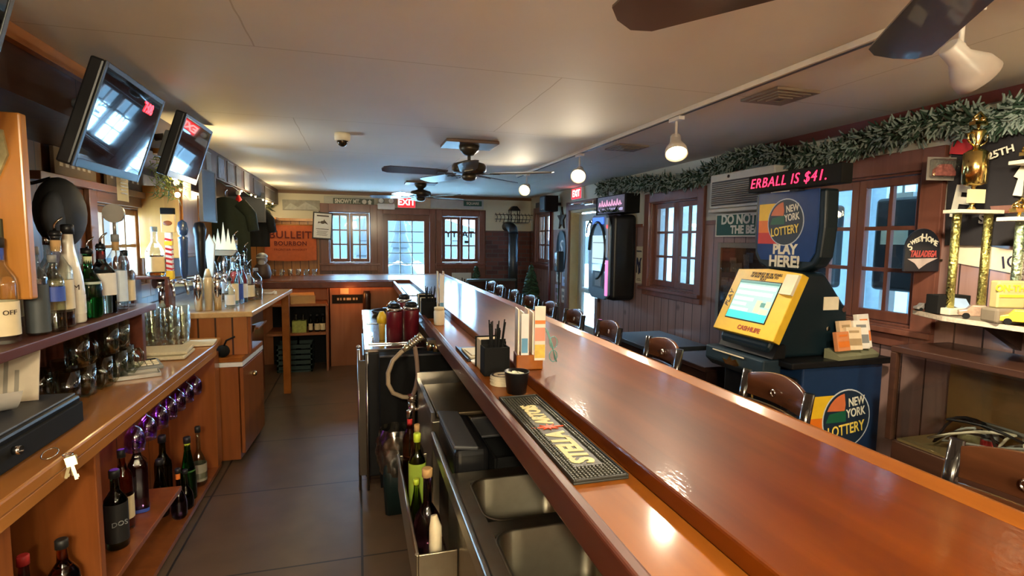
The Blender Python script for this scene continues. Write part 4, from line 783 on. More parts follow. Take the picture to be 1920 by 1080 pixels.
q = solo('tan_tag', B().box(-.05, -.004, 0, .05, 0, .07), mat('tag_tan', (.6, .42, .22)), 'small tan card stuck above the black plate', 'card', (-.17, 7.018, .92))
solo('cup_sleeve', B().lathe([(.045, 0), (.05, .02), (.05, .2), (.04, .24)], n=16), dkwood, 'dark upright cup sleeve on the far inner panel beside the black plate', 'cup sleeve', (.10, 6.965, .72))
# ---------------------------------------------------------------- items on the bar
mt = thing('bar_mat', 'black rubber bar mat lettered in cream with a red star between the words', 'bar mat', (.548, 1.455, 1.0505))
b = B(); b.box(-.072, -.345, 0, .072, .345, .006); b.box(-.072, -.345, .006, -.066, .345, .013).box(.066, -.345, .006, .072, .345, .013).box(-.066, -.345, .006, .066, -.339, .013).box(-.066, .339, .006, .066, .345, .013)
part('mat', b, mat('black_rubber', (.02, .02, .016), rough=.5), mt, .002)
b = B()
for j in range(66):
    y = -.33+j*.01
    for i in range(13):
        x = -.060+i*.01
        if -.036 < x < .042 and -.262 < y < .235: continue
        b.cbox((x, y, .0085), (.005, .0055, .005))
part('ribs', b, mat('rubber_nubs', (.05, .048, .034), rough=.5), mt)
text('STELLA', .082, (.003, -.135, .007), 'upE', mat('mat_cream', (.80, .70, .36), rough=.6), mt, bold=.0035, sx=.86, shear=.15, align='CENTER')
text('ARTOIS', .068, (.003, .145, .007), 'upE', mat('mat_cream', (0, 0, 0)), mt, bold=.003, sx=.80, shear=.15)
pts = []
for k in range(16): a = 2*PI*k/16; rr = (.034 if k % 2 == 0 else .012)*(1.6 if k in (0, 8) else 1); pts.append((rr*math.cos(a), .022+rr*math.sin(a)*.75))
part('star', B().prism(pts, 'z', .0065, .009), mat('mat_red', (.75, .08, .02)), mt)
# coaster stack, cup
cs = thing('coaster_stack', 'stack of round cream coasters beside the small black cup', 'coasters', (.545, 2.005, 1.051)); b = B()
for k in range(9): b.cyl((.002*(k % 3), .002*(k % 2), k*.0042), (.002*(k % 3), .002*(k % 2), k*.0042+.0036), .05, n=24)
part('coasters', b, cream, cs); part('print', B().lathe([(.046, .0379), (.046, .0384), (.036, .0384), (.036, .0379)], n=24, caps=(0, 0)).box(-.02, -.006, .0375, .02, .006, .0384), inkb, cs)
cu_ = thing('condiment_cup', 'small black tapered cup with white packets inside, behind the bar mat', 'cup', (.565, 1.875, 1.051))
part('cup', B().lathe([(.036, 0), (.046, .078), (.048, .082), (.044, .082), (.035, .006), (.001, .006)], n=24, caps=(1, 0)), black, cu_)
b = B()
for k in range(5): b.cbox((.018*math.cos(k*1.3), .018*math.sin(k*1.3), .068), (.03, .035, .012), rot=(.3*math.sin(k), .3*math.cos(k), k))
part('packets', b, mat('packet_white', (.75, .78, .62)), cu_, .003)
# napkin caddies with straws
def caddy(loc, label, straws=True, k=1.0):
    o = thing('napkin_caddy', label, 'caddy', loc)
    part('bin', B().box(-.055, -.04, 0, .055, -.034, .12).box(-.055, .034, 0, .055, .04, .12).box(-.055, -.034, 0, -.049, .034, .12).box(.049, -.034, 0, .055, .034, .12).box(-.049, -.034, 0, .049, .034, .006).box(-.05, .045, 0, .06, .051, .14).box(.056, .04, 0, .061, .14, .13).box(-.055, .14, 0, .061, .146, .14), blackm, o, .002)
    part('napkins', B().box(-.05, .055, .002, .052, .135, .135), mat('napkin_paper', (.68, .56, .36), rough=.9), o, .003)
    if straws:
        b = B(); random.seed(5)
        for j in range(16): a = random.uniform(-.03, .03); c_ = random.uniform(-.02, .02); b.tube([(a*.6, c_*.6, .01), (a*1.3+.01, c_, random.uniform(.19, .235))], .0028, 6)
        part('straw', b, blackm, o)['kind'] = 'stuff'
    return o
caddy((.555, 2.17, 1.051), 'black napkin caddy with black straws, nearest, in front of the menu rack')
cd2 = caddy((.49, 3.86, 1.051), 'black napkin caddy with black straws farther down the bar')
cd3 = caddy((.50, 4.10, 1.051), 'third black caddy beyond the white jar, without straws', False)
solo('toothpick_cup', B().lathe([(.03, 0), (.034, .09), (.031, .09), (.027, .005), (.001, .005)], n=14, caps=(1, 0)).m(1).tube([(0, 0, .01), (.01, 0, .2)], .002).tube([(.01, 0, .01), (-.02, .01, .2)], .002).tube([(-.01, 0, .01), (.03, .01, .19)], .002).tube([(0, .01, .01), (-.01, -.01, .21)], .002).tube([(0, .01, .01), (-.03, -.01, .2)], .002), [black, tan], 'black cup of long pale skewers behind the far napkin caddy', 'cup', (.585, 3.97, 1.051))
jr = thing('white_jar', 'cream jar with embossed label at the edge of the drip shelf', 'jar', (.515, 3.52, 1.051)); part('body', B().lathe([(.032, 0), (.036, .005), (.036, .09), (.032, .1)], n=18), cream, jr); part('lid', B().lathe([(.034, .1), (.034, .118), (.03, .12)], n=18), creamlab, jr)
# menu racks
def menurack(loc, label, rz, n=4, front=True, hs=1):
    o = thing('menu_rack', label, 'menu holder', loc, rz)
    part('base', B().box(-.05, -.05, 0, .06 if front else .0, .05, .06), barl, o, .004)
    ms = [mat('menu_cream', (.78, .68, .48)), mat('menu_white', (.72, .72, .70)), mat('menu_tan', (.66, .5, .32)), mat('menu_pale', (.75, .7, .6))]
    for k in range(n):
        x = -.045+k*.020
        part('menu', B().box(x, -.045, .061, x+.005, .045, (.235 + .012*((k+1) % 2))*hs), ms[k % 4], o)
    part('card', B().box(-.032, -.051, .061, -.002, -.0465, .23*hs), ms[1], o); part('blurb', B().box(-.030, -.0525, .07, -.005, -.0515, .13), mat('menu_blue', (.1, .3, .5)), o)
    if front:
        f = part('front_menu', B().box(.022, -.058, .04, .066, -.052, .262), ms[3], o)
        part('band', B().box(.023, -.060, .19, .065, -.0585, .205), orange, f); part('colour_block', B().box(.023, -.0595, .12, .065, -.0582, .175), mat('menu_salmon', (.75, .3, .2)), f)
        part('photo', B().box(.023, -.0595, .05, .065, -.0582, .105), mat('menu_yellow', (.8, .5, .08), var=.4, nscale=60), f)
    return o
mr1 = menurack((.672, 2.09, 1.0925), 'upright rack of tall menus with a folded pair of glasses on its side, nearest', -.15)
mr2 = menurack((.575, 3.72, 1.051), 'second upright menu rack, farther down the bar', -.05, 3, False, 1.4)
gl = thing('eyeglasses', 'folded eyeglasses with teal rims hooked on the near menu rack', 'eyeglasses', (.75, 2.01, 1.25)); b = B()
for z0_ in (0, -.055):
    b.tube([(.004*math.sin(a), -.008, z0_-.03+.022*math.cos(a)) if False else (.016*math.sin(a)+.005, -.012, z0_-.04+.024*math.cos(a)) for a in [i*2*PI/14 for i in range(15)]], .002, 6)
part('rim', b, mat('teal_rims', (.15, .35, .32), rough=.3), gl); part('temple', B().tube([(-.03, -.01, .02), (-.01, -.012, -.03), (.02, -.012, -.12)], .0025).tube([(-.02, -.01, .01), (.0, -.014, -.05), (.012, -.012, -.11)], .0022), mat('teal_rims', (0, 0, 0)), gl)
part('lens', B().cyl((.005, -.0125, -.04), (.005, -.0115, -.04), .022, n=16).cyl((.005, -.0125, -.095), (.005, -.0115, -.095), .022, n=16), case_glass, gl)
# tray of slips, other mats
tr = thing('note_tray', 'dark tray holding white order slips on the drip shelf', 'tray', (.555, 2.57, 1.051)); part('tray', B().box(-.07, -.16, 0, .07, .16, .006).box(-.07, -.16, .006, -.064, .16, .014).box(.064, -.16, .006, .07, .16, .014), black, tr); part('slips', B().box(-.05, -.13, .0065, .045, .10, .014).box(-.04, -.10, .0145, .05, .05, .019, rot=(0, 0, .06)), cream, tr)
solo('bottle_cap_dish', B().lathe([(.03, 0), (.04, .015), (.037, .015), (.028, .004), (.001, .004)], n=18, caps=(1, 0)), white, 'small white dish beside the near napkin caddy', 'dish', (.53, 2.36, 1.051))
for k, (y, L_, l) in enumerate(((4.55, .5, 'pale bar mat on the drip shelf, nearer of two'), (5.85, .9, 'pale bar mat on the drip shelf near the far corner'))):
    q = thing('bar_mat', l, 'bar mat', (.548, y, 1.0505)); part('mat', B().box(-.07, -L_/2, 0, .07, L_/2, .008), mat('pale_mat', (.45, .5, .5), rough=.25, coat=.5), q, .002); part('print', B().box(-.045, -L_*.2, .0085, .045, L_*.2, .0095), navy, q); part('rim', B().box(-.07, -L_/2, .008, -.064, L_/2, .013).box(.064, -L_/2, .008, .07, L_/2, .013), black, q)
# ---------------------------------------------------------------- sinks and wells behind the bar
sk = thing('bar_sink', 'stainless bar sink with two rounded basins at the near right', 'sink', (0, 0, 0))
def rrect(x0, y0, x1, y1, r, n=5):
    P = []
    for cx, cy, a0 in ((x1-r, y1-r, 0), (x0+r, y1-r, 90), (x0+r, y0+r, 180), (x1-r, y0+r, 270)):
        for k in range(n+1): a = math.radians(a0+90*k/n); P.append((cx+r*math.cos(a), cy+r*math.sin(a)))
    return P
def basin(b, x0, y0, x1, y1, zt, zb):
    R_ = []
    for (inset, z, r) in ((-.006, zt+.002, .06), (0, zt+.004, .055), (.005, zt-.002, .05), (.012, zb+.03, .045), (.035, zb, .04), (.1, zb-.004, .02)):
        R_.append([b.b.verts.new((p[0], p[1], z)) for p in rrect(x0+inset, y0+inset, x1-inset, y1-inset, r)])
    b.loft(R_, (0, 1))
bs_ = [(.345, 1.41, .655, 1.68), (.345, 1.06, .655, 1.35), (.345, .70, .655, 1.0)]
b = B(); ys = [.3]+[v for q in sorted(bs_, key=lambda t: t[1]) for v in (q[1], q[3])]+[1.75]
for k in range(0, len(ys), 2): b.box(.345, ys[k], .81, .655, ys[k+1], .82)
b.box(.29, .3, .81, .345, 1.75, .82).box(.655, .3, .81, .698, 1.75, .82)
part('deck', b, steeld, sk)
for q in bs_: b = B(); basin(b, *q, .82, .62); part('basin', b, steeld, sk)
part('front_rail', B().box(.272, .3, .79, .292, 2.10, .848), steel, sk, .008, seg=3)
part('apron', B().box(.288, .3, .45, .298, 1.75, .81), steeld, sk); part('backsplash', B().box(.688, .3, .82, .698, 1.75, .98), steeld, sk)
for y in (1.38, 1.72): part('faucet', B().tube([(.64, y, .82), (.64, y, .90), (.62, y, .935), (.56, y-.02, .94), (.53, y-.02, .92)], .010).lathe([(.018, 0), (.018, .03)], c=(.64, y, .821)), chrome, sk)
rl = thing('speed_rail', 'steel bottle well along the front of the sinks', 'bottle rack', (0, 0, 0))
part('trough', B().box(.165, 1.56, .50, .285, 2.34, .508).box(.158, 1.56, .50, .165, 2.34, .66).box(.165, 1.56, .508, .285, 1.566, .66).box(.165, 2.334, .508, .285, 2.34, .66), steeld, rl, .002); part('lip', B().tube([(.16, 1.56, .665), (.16, 2.34, .665)], .006), steel, rl)
bottle('soda_bottle', 'dark ribbed glass bottle with round shoulders and cork at the front of the bottle well', (.225, 1.83, .509), .29, .052, 'globe', m=glass('dark_cola_glass', (.09, .03, .06)), cap=tan)
bottle('juice_bottle', 'green bottle with yellow lid in the bottle well', (.215, 2.07, .509), .33, .034, 'tall', m=glass('lime_glass', (.5, .7, .1)), cap=lime, lab=mat('lime_body', (.35, .5, .06)), lz=(.1, .7))
bottle('juice_bottle', 'small brown bottle with chrome pourer at the far end of the bottle well', (.205, 2.27, .509), .36, .032, 'tall', m=g_brown, cap=chrome, neck=redlab)
bottle('syrup_bottle', 'slim clear bottle between the green and brown bottles in the well', (.225, 2.17, .509), .33, .028, 'tall', m=g_mid, cap=tan)
bottle('syrup_bottle', 'yellow-green slim bottle in front of the lime-capped bottle', (.20, 1.96, .509), .2, .025, 'hock', m=glass('lime_glass', (0, 0, 0)), cap=lime)
ck_ = thing('bottle_brush', 'cream-handled bar tool sticking out of the well at the bottom of the photo', 'brush', (.225, 1.62, .52)); part('handle', B().tube([(0, 0, .06), (.0, .0, .19), (-.004, .01, .225)], [.022, .02, .010], 12), mat('tool_cream', (.72, .62, .42), rough=.5), ck_); part('grip', B().tube([(0, 0, -.01), (0, 0, .06)], .024, 12), mat('tool_dark', (.02, .01, .02)), ck_)
bn = thing('glass_washer', 'black boxy glass-washer tower beside the sink rail', 'glass washer', (.37, 1.98, .0)); part('body', B().box(-.055, -.19, .40, .075, .20, .885), black, bn, .025, seg=4); part('hood', B().box(-.06, -.2, .885, .03, .205, .90, rot=(0, .12, 0)), dkgray, bn, .006)
bn2 = thing('black_bin', 'black open bin tucked under the bar next to the glass washer', 'bin', (.575, 1.98, .0)); part('body', B().box(-.115, -.19, .3, -.105, .2, .84).box(.105, -.19, .3, .115, .2, .84).box(-.105, -.19, .3, .105, -.18, .84).box(-.105, .19, .3, .105, .2, .84).box(-.105, -.18, .3, .105, .19, .31), blackm, bn2, .004); part('lid', B().box(-.12, -.0, .845, .12, .205, .855), dkgray, bn2, .003); part('edge', B().box(-.12, .2, .84, .12, .212, .862), steel, bn2)
ic = thing('ice_bin', 'steel ice bin with dull lid beyond the black bins', 'ice bin', (0, 0, 0)); part('body', B().box(.30, 2.26, .30, .69, 2.86, .83), steeld, ic, .004); part('lid', B().box(.325, 2.30, .831, .67, 2.80, .85), mat('lid_brown_steel', (.16, .12, .07), rough=.35, metal=.8), ic, .006); part('backsplash', B().box(.30, 2.86, .8, .69, 2.875, .90), steel, ic); part('side_rim', B().box(.295, 2.26, .83, .312, 2.86, .87), steel, ic)
# cooler with steel top
co_ = thing('bottle_cooler', 'black under-bar cooler with shiny steel sliding lids', 'cooler', (0, 0, 0))
part('body', B().box(.03, 3.55, .04, .44, 5.55, .875), black, co_, .006); part('top', B().box(.03, 3.55, .876, .44, 5.55, .90), mat('cooler_steel', (.6, .6, .6), rough=.16, metal=1), co_, .004)
for y in (3.7, 4.6): part('lid', B().box(.06, y, .901, .40, y+.8, .912), mat('cooler_steel', (0, 0, 0)), co_, .003)
part('lid_handle', B().tube([(.09, 3.78, .912), (.09, 3.78, .93), (.09, 4.0, .93), (.09, 4.0, .912)], .006), chrome, co_)
part('side_panel', B().box(.02, 3.56, .1, .029, 4.4, .86), mat('cooler_side', (.06, .05, .035), rough=.4), co_)
sb = thing('steel_side_rack', 'narrow upright steel rack at the aisle side of the cooler', 'rack', (-.005, 3.46, 0)); part('post', B().tube([(0, 0, .0), (0, 0, .92)], .009).sphere((0, 0, .935), .014).tube([(.05, -.02, .0), (.05, -.02, .90)], .009), steel, sb); part('panel', B().box(.0, -.015, .1, .05, -.005, .85), mat('rack_brown', (.05, .035, .02), rough=.4), sb)
dr = thing('drainboard_cabinet', 'black cabinet panel between the cooler and the ice bin', 'cabinet', (0, 0, 0)); part('body', B().box(.12, 3.36, .04, .69, 3.50, .89), blackm, dr, .004); part('edge', B().box(.12, 3.35, .885, .69, 3.36, .895), dkgray, dr)
# thermoses
def thermos(loc, label, h=.26, r=.055):
    o = thing('thermos_jug', label, 'jug', loc, group=None); part('body', B().lathe([(r, 0), (r, h*.78), (r*.96, h*.82)], n=20), dkred, o); part('collar', B().lathe([(r*1.02, h*.82), (r*1.02, h*.88), (r*.9, h*.9)], n=20), chrome, o); part('lid', B().lathe([(r*.8, h*.9), (r*.7, h), (r*.3, h*1.03)], n=20), black, o); return o
thermos((.235, 3.72, .9135), 'burgundy thermos jug nearest, on the steel cooler'); thermos((.355, 3.78, .9135), 'burgundy thermos jug right of the nearest one'); thermos((.335, 4.12, .9135), 'burgundy thermos jug standing behind the other two', .28)
sy = thing('squeeze_bottle', 'yellow squeeze bottle with yellow cap beside the thermos jugs', 'bottle', (.155, 3.80, .9135)); part('body', B().lathe([(.02, 0), (.022, .1), (.026, .12)], n=14), mat('mustard', (.62, .38, .06), rough=.5), sy); part('cap', B().lathe([(.035, .12), (.034, .16), (.02, .19), (.015, .2)], n=10), yellow, sy)
thing_w = thing('wine_glass_upright', 'clear stem glass standing behind the thermos jugs', 'wine glass', (.27, 4.25, .9135)); part('bowl', B().lathe([(.035, 0), (.004, .006), (.004, .1), (.03, .12), (.04, .17), (.034, .22), (.032, .22), (.038, .17), (.028, .123), (.001, .115)], n=18, caps=(1, 0)), g_clear, thing_w)
pn = solo('serving_pan', B().lathe([(.12, 0), (.14, .04), (.135, .04), (.115, .005), (.001, .005)], n=20, caps=(1, 0)), bronze, 'dark pan on the cooler top near the far corner', 'pan', (.25, 5.1, .9135))
pt = thing('covered_tray', 'small dark tray with a chrome dome at the end of the cooler', 'tray', (.33, 5.38, .9135)); part('tray', B().box(-.1, -.08, 0, .1, .08, .02), bronze, pt, .004); part('dome', B().lathe([(.07, .02), (.06, .06), (.02, .085), (.001, .09)], n=18), chrome, pt)
# hose sprayer
hs = thing('sprayer_hose', 'flexible tan hose looping up to a brass spray head beside the ice bin', 'hose', (.27, 2.86, .0))
part('hose', B().tube([(0, 0, .765), (-.05, -.01, .775), (-.10, -.01, .80), (-.125, -.01, .85), (-.125, -.01, .91), (-.10, -.01, .975), (-.055, -.01, 1.02), (-.035, -.01, 1.035)], .012, 10), mat('hose_tan', (.33, .25, .16), rough=.4), hs)
part('riser', B().tube([(.005, .02, .76), (.025, .02, .82), (.035, .02, .88), (.03, .02, .96), (.02, .02, 1.03), (.01, .01, 1.05)], .012, 10), mat('riser_tan', (.22, .15, .11), rough=.4), hs)
part('spray_head', B().tube([(-.045, -.01, 1.028), (-.01, -.01, 1.055)], .017, 12).tube([(-.012, -.01, 1.053), (.03, -.01, 1.085)], .021, 12).cyl((.03, -.01, 1.085), (.055, -.01, 1.104), .019, .024), mat('spray_brass', (.7, .62, .42), rough=.25, metal=.9), hs)
b = B()
for k in range(5): t_ = k/4; b.cyl((-.012+.04*t_, -.01, 1.053+.031*t_), (-.007+.04*t_, -.01, 1.057+.031*t_), .024, n=14)
part('rings', b, chrome, hs)
part('valve', B().cyl((0, 0, .62), (0, 0, .765), .02).cyl((-.02, .0, .70), (.05, 0, .70), .012).sphere((.055, 0, .70), .022).cyl((-.0, -.0, .745), (0, 0, .78), .026), chrome, hs)
part('lever', B().tube([(.02, 0, .75), (.05, -.04, .72), (.09, -.1, .69)], .007), black, hs)
sf = thing('soda_gun_holster', 'small metal fittings hanging under the drip shelf beyond the hose', 'fittings', (.40, 3.1, .97)); part('cup', B().lathe([(.02, 0), (.022, .05)], n=12).lathe([(.02, 0), (.022, .05)], c=(.03, -.05, 0), n=12), brass, sf); part('clip', B().box(-.02, -.06, .05, .05, .02, .07), bronze, sf)
# waste bin with bag
wb = thing('waste_bin', 'dark green waste bin with crumpled clear bag over its rim in the aisle', 'bin', (.20, 3.14, 0)); part('bin', B().lathe([(.065, 0), (.085, .40), (.08, .40), (.062, .01), (.001, .01)], n=20, sq=.6, caps=(1, 0)), mat('bin_green', (.006, .022, .022), rough=.5), wb)
random.seed(8)
def bagf(u, v):
    a = 2*PI*u; r = .088+.022*math.sin(v*PI)+.007*math.sin(a*7+v*9)+.005*math.sin(a*13-v*17); return (r*math.cos(a), r*math.sin(a), .24+.27*v)
part('bag', B().grid(bagf, 40, 12), thin_glass('crumpled_bag', (.55, .5, .4), refl=.35, rough=.25), wb); part('paper', B().sphere((0, 0, .40), .07, sc=(1, 1, .6)), mat('crumpled_paper', (.28, .24, .17), bump=1, nscale=30), wb)
# ---------------------------------------------------------------- far wall
bn = thing('bourbon_banner', 'orange cloth banner with dark block lettering on the far wall', 'banner', (-.955, YF-.06, 1.285))
part('cloth', B().grid(lambda u, v: (-.36+.72*u, -.012*math.sin(u*9)*(1-v)-.008, .0+.52*v-.015*math.sin(u*PI)*(1-v)), 24, 8), mat('banner_orange', (.55, .12, .035), rough=.8, var=.2), bn)
inkm = mat('banner_ink', (.13, .015, .01), rough=.8)
text('BULLEIT', .15, (0, -.025, .37), '-y', inkm, bn, bold=.003, spacing=1.1, sx=1.0); text('BOURBON', .088, (0, -.025, .245), '-y', inkm, bn, bold=.002, spacing=1.1); text('FRONTIER WHISKEY', .046, (0, -.025, .155), '-y', inkm, bn, spacing=1.1)
part('rod', B().cyl((-.38, 0, .52), (.38, 0, .52), .01), pinep, bn)
# bottles / glasses row below the banner on the far ledge
for k in range(7):
    x = -1.22+k*.105; q = solo('small_glass', B().lathe([(.028, 0), (.034, .09), (.031, .09), (.025, .006), (.001, .006)], n=12, caps=(1, 0)), g_clear, 'small tumbler in the row on the far bar below the orange banner', 'glass', (x, 7.93, 1.0935), group='row of tumblers below the banner')
pf = thing('framed_poster', 'black-framed white poster with a fly drawing hanging tilted on the far left', 'poster', (-.50, YF-.14, 1.80), rot=(0, .06, 0))
part('frame', B().box(-.14, -.012, -.20, .14, .012, .20), black, pf, .003); part('print', B().box(-.12, -.014, -.18, .12, -.0125, .18), mat('poster_white', (.72, .72, .68)), pf)
b = B().box(-.085, -.0155, .135, .085, -.0145, .155).box(-.09, -.0155, -.055, .09, -.0145, -.045)
for k in range(5): b.box(-.08+.01*(k % 2), -.0155, -.08-.016*k, .08-.012*(k % 3), -.0145, -.075-.016*k)
b.sphere((0, -.0155, .05), .022, sc=(1.5, .05, 1)); b.prism([(-.01, .05), (-.07, .03), (-.06, .06)], 'y', -.0156, -.0146).prism([(.01, .05), (.08, .02), (.04, .07)], 'y', -.0156, -.0146).prism([(0, .05), (.02, .10), (.04, .06)], 'y', -.0156, -.0146)
part('print_ink', b, inkb, pf)
def wsign(name, label, x, z, w, h, face_m, txt=None, size=.08, tm=None, y=YF-.005, th=.02, ink=None, cat='sign'):
    o = thing(name, label, cat, (x, y, z)); part('board', B().box(-w/2, -th, -h/2, w/2, 0, h/2), face_m, o, .002)
    if txt: text(txt, size, (0, -th-.001, 0), '-y', tm, o, bold=.002)
    return o
pl = wsign('landscape_plaque', 'grey engraved mountain plaque at the far left under the ceiling', -.80, 2.10, .52, .15, mat('plaque_gray', (.28, .26, .2), var=.5, nscale=18))
part('ridge', B().prism([(-.24, -.06), (-.15, .03), (-.05, -.03), (.06, .05), (.2, -.02), (.24, -.06)], 'y', -.023, -.0205), mat('plaque_pale', (.42, .4, .33), var=.4, nscale=25), pl)
bdm = mat('sign_board_cream', (.5, .48, .38), rough=.7)
s1 = wsign('trail_sign', 'long cream board with dark green SNOWY MT. name strip, left of the emergency light', -.05, 2.175, .86, .15, bdm)
part('strip', B().box(-.30, -.024, -.045, .30, -.0205, .05), mat('strip_green', (.10, .12, .08)), s1); text('SNOWY MT.', .085, (-.09, -.025, .002), '-y', creaml, s1, bold=.003, sx=.78)
part('emblem', B().cyl((.155, -.026, .003), (.155, -.0245, .003), .034, n=20).prism([(.20, -.0), (.235, .04), (.27, .0), (.255, 0), (.255, -.035), (.215, -.035), (.215, 0)], 'y', -.026, -.0245), creaml, s1)
s2 = wsign('trail_sign', 'long pale board with green name strip, right of the far ceiling fan', 1.55, 2.19, .86, .16, mat('board_pale', (.48, .5, .5)))
part('strip', B().box(.10, -.024, -.03, .40, -.0205, .055), mat('strip_teal', (.03, .13, .10)), s2); text('SQUARE', .055, (.25, -.025, .012), '-y', creaml, s2, bold=.002)
em = thing('emergency_light', 'white twin-lamp emergency light over the far door', 'emergency light', (.43, YF-.01, 2.12)); part('housing', B().box(-.13, -.07, -.05, .13, 0, .04), white, em, .008)
for sx_ in (-.075, .075):
    h_ = part('lamp_head', B().lathe([(.02, .03), (.045, -.0), (.047, -.03), (.03, -.035)], c=(sx_, -.05, .09), t=(0, 1, .3), n=16), gray, em); part('lens', B().lathe([(.04, -.032), (.038, -.04), (.001, -.045)], c=(sx_, -.05, .09), t=(0, 1, .3), n=14), mat('lamp_lens', (.85, .85, .75), rough=.15), h_)
ex = thing('exit_sign', 'red-lit EXIT sign on the far wall beside the far fan', 'exit sign', (.74, YF-.02, 2.185)); part('housing', B().box(-.14, -.045, -.085, .14, 0, .085), white, ex, .005)
part('face', B().box(-.13, -.048, -.075, .13, -.0455, .075), glow('exit_red', (1, .015, .02), 2.2), ex); text('EXIT', .13, (0, -.049, -.0), '-y', glow('exit_letters', (1, .42, .4), 3), ex, bold=.004)
ex2 = thing('exit_sign', 'red-lit EXIT sign on the right wall above the entrance door', 'exit sign', (XR-.005, 6.55, 2.235)); part('housing', B().box(-.04, -.17, -.075, 0, .17, .075), white, ex2, .005)
part('face', B().box(-.043, -.15, -.065, -.0405, .15, .065), glow('exit_red', (0, 0, 0), 0), ex2); text('EXIT', .12, (-.044, 0, 0), '-x', glow('exit_letters', (0, 0, 0), 0), ex2, bold=.004)
# window lettering (seen reversed from inside)
q = B()
lt = thing('window_lettering', 'dark painted lettering across the right-hand far window', 'lettering', (1.60, YF+.045, 1.70)); text('TASTY', .14, (0, -.003, 0), '+y', mat('letter_black', (.01, .015, .02)), lt, bold=.003, sx=1.15); part('underline', B().box(-.12, -.003, -.11, .05, -.001, -.10).box(.08, -.003, -.14, .14, -.001, -.10), mat('letter_black', (0, 0, 0)), lt)
# greenery on the far-left ledge
def tuft(b, c, r, n, L, seed=1, mats=2, droop=0):
    random.seed(seed)
    for k in range(n):
        d = Vector((random.gauss(0, 1), random.gauss(0, 1), random.gauss(0, 1))).normalized(); p = Vector(c) + Vector((d.x*r[0], d.y*r[1], d.z*r[2]))*random.random()**.4
        e = p + (d*.8 + Vector((0, 0, -droop))).normalized()*L*random.uniform(.6, 1.2); b.mi = random.randrange(mats); b.cyl(p, e, L*.10, L*.03, n=4, caps=(0, 1))
gm = mat('pine_dark', (.02, .05, .028), rough=.8, var=.4); gf = mat('pine_frost', (.22, .28, .24), rough=.9, var=.3)
pg = thing('lit_greenery', 'potted greenery with white lights on the far-left ledge', 'plant', (-1.33, YF-.16, 1.906)); part('pot', B().lathe([(.07, 0), (.09, .08), (.085, .08)], n=14), mat('basket', (.3, .22, .06)), pg)
b = B(); tuft(b, (0, 0, .17), (.15, .1, .1), 160, .07, 4); part('foliage', b, [gm, mat('leaf_olive', (.10, .11, .03))], pg)
for p in ((-.05, -.1, .18), (.03, -.11, .15), (-.09, -.09, .12), (.08, -.1, .2)): part('bulb', B().sphere(p, .018, 8, m=6), bulbm, pg)
light('greenery_glow', 'POINT', (-1.2, YF-.5, 2.0), 2.5, (1, .8, .45), shadow_soft_size=.06)
lw = solo('left_end_ledge', B().box(XL+.001, YF-.28, 1.88, -1.12, YF-.051, 1.9055), pinep, 'golden pine ledge in the far left corner', 'ledge')
# bust with cap at far left on the bar
bu = thing('figurine', 'small bearded figurine wearing a grey cap at the far left end of the bar', 'figurine', (-1.18, 7.45, 1.0935)); part('body', B().lathe([(.09, 0), (.11, .06), (.09, .16), (.05, .2)], n=16), mat('fig_dark', (.09, .05, .03)), bu); part('head', B().sphere((0, 0, .24), .065, 14), mat('fig_pale', (.35, .3, .24)), bu); part('cap', B().sphere((0, 0, .28), .07, 14, sc=(1, 1, .7)).box(-.05, -.12, .265, .05, -.04, .275), mat('fig_silver', (.35, .34, .3), rough=.4, metal=.4), bu); part('beard', B().sphere((0, -.04, .20), .045, 10, sc=(1, .8, 1.1)), mat('fig_beard', (.5, .46, .4), bump=.8), bu)
# stove pipe corner
sp = thing('wood_stove', 'black wood stove with a stovepipe in the far right corner', 'stove', (2.36, 8.12, 0)); iron = mat('cast_iron', (.02, .022, .024), rough=.55)
part('firebox', B().box(-.3, -.22, .15, .3, .22, .75), iron, sp, .01); part('leg', B().box(-.28, -.2, 0, -.23, -.15, .15), iron, sp); part('leg', B().box(.23, -.2, 0, .28, -.15, .15), iron, sp); part('leg', B().box(-.28, .15, 0, -.23, .2, .15), iron, sp); part('leg', B().box(.23, .15, 0, .28, .2, .15), iron, sp)
part('stovepipe', B().cyl((0, 0, .75), (0, 0, 1.72), .075, n=20), mat('pipe_gray', (.05, .06, .065), rough=.4, metal=.4), sp); part('elbow', B().tube([(0, 0, 1.72), (0, .05, 1.80), (0, .2, 1.84), (0, .42, 1.84)], .075, 16), iron, sp); part('door', B().box(-.2, -.235, .25, .2, -.221, .65), iron, sp, .005)
ln = thing('metal_lantern', 'black wire lantern decoration on top of the stovepipe', 'lantern', (2.38, 8.13, 1.92)); part('shelf', B().box(-.16, -.05, -.03, .22, .13, -.02), black, ln); b = B()
for sx_, sy_ in ((-.07, -.04), (.07, -.04), (-.07, .08), (.07, .08)): b.box(sx_-.005, sy_-.005, -.02, sx_+.005, sy_+.005, .16)
b.box(-.08, -.05, .16, .08, .09, .175); b.prism([(-.08, .175), (.08, .175), (.03, .23), (-.03, .23)], 'y', -.04, .08); part('cage', b, black, ln)
b = B()
for k in range(10): b.tube([(-.3+k*.06, .0, -.02), (-.28+k*.06, -.01, .06), (-.31+k*.06, .0, .12)], .005)
b.box(-.32, -.01, .02, .3, .0, .03).box(-.32, -.01, .09, .3, .0, .1); part('wire_scroll', b, black, ln)
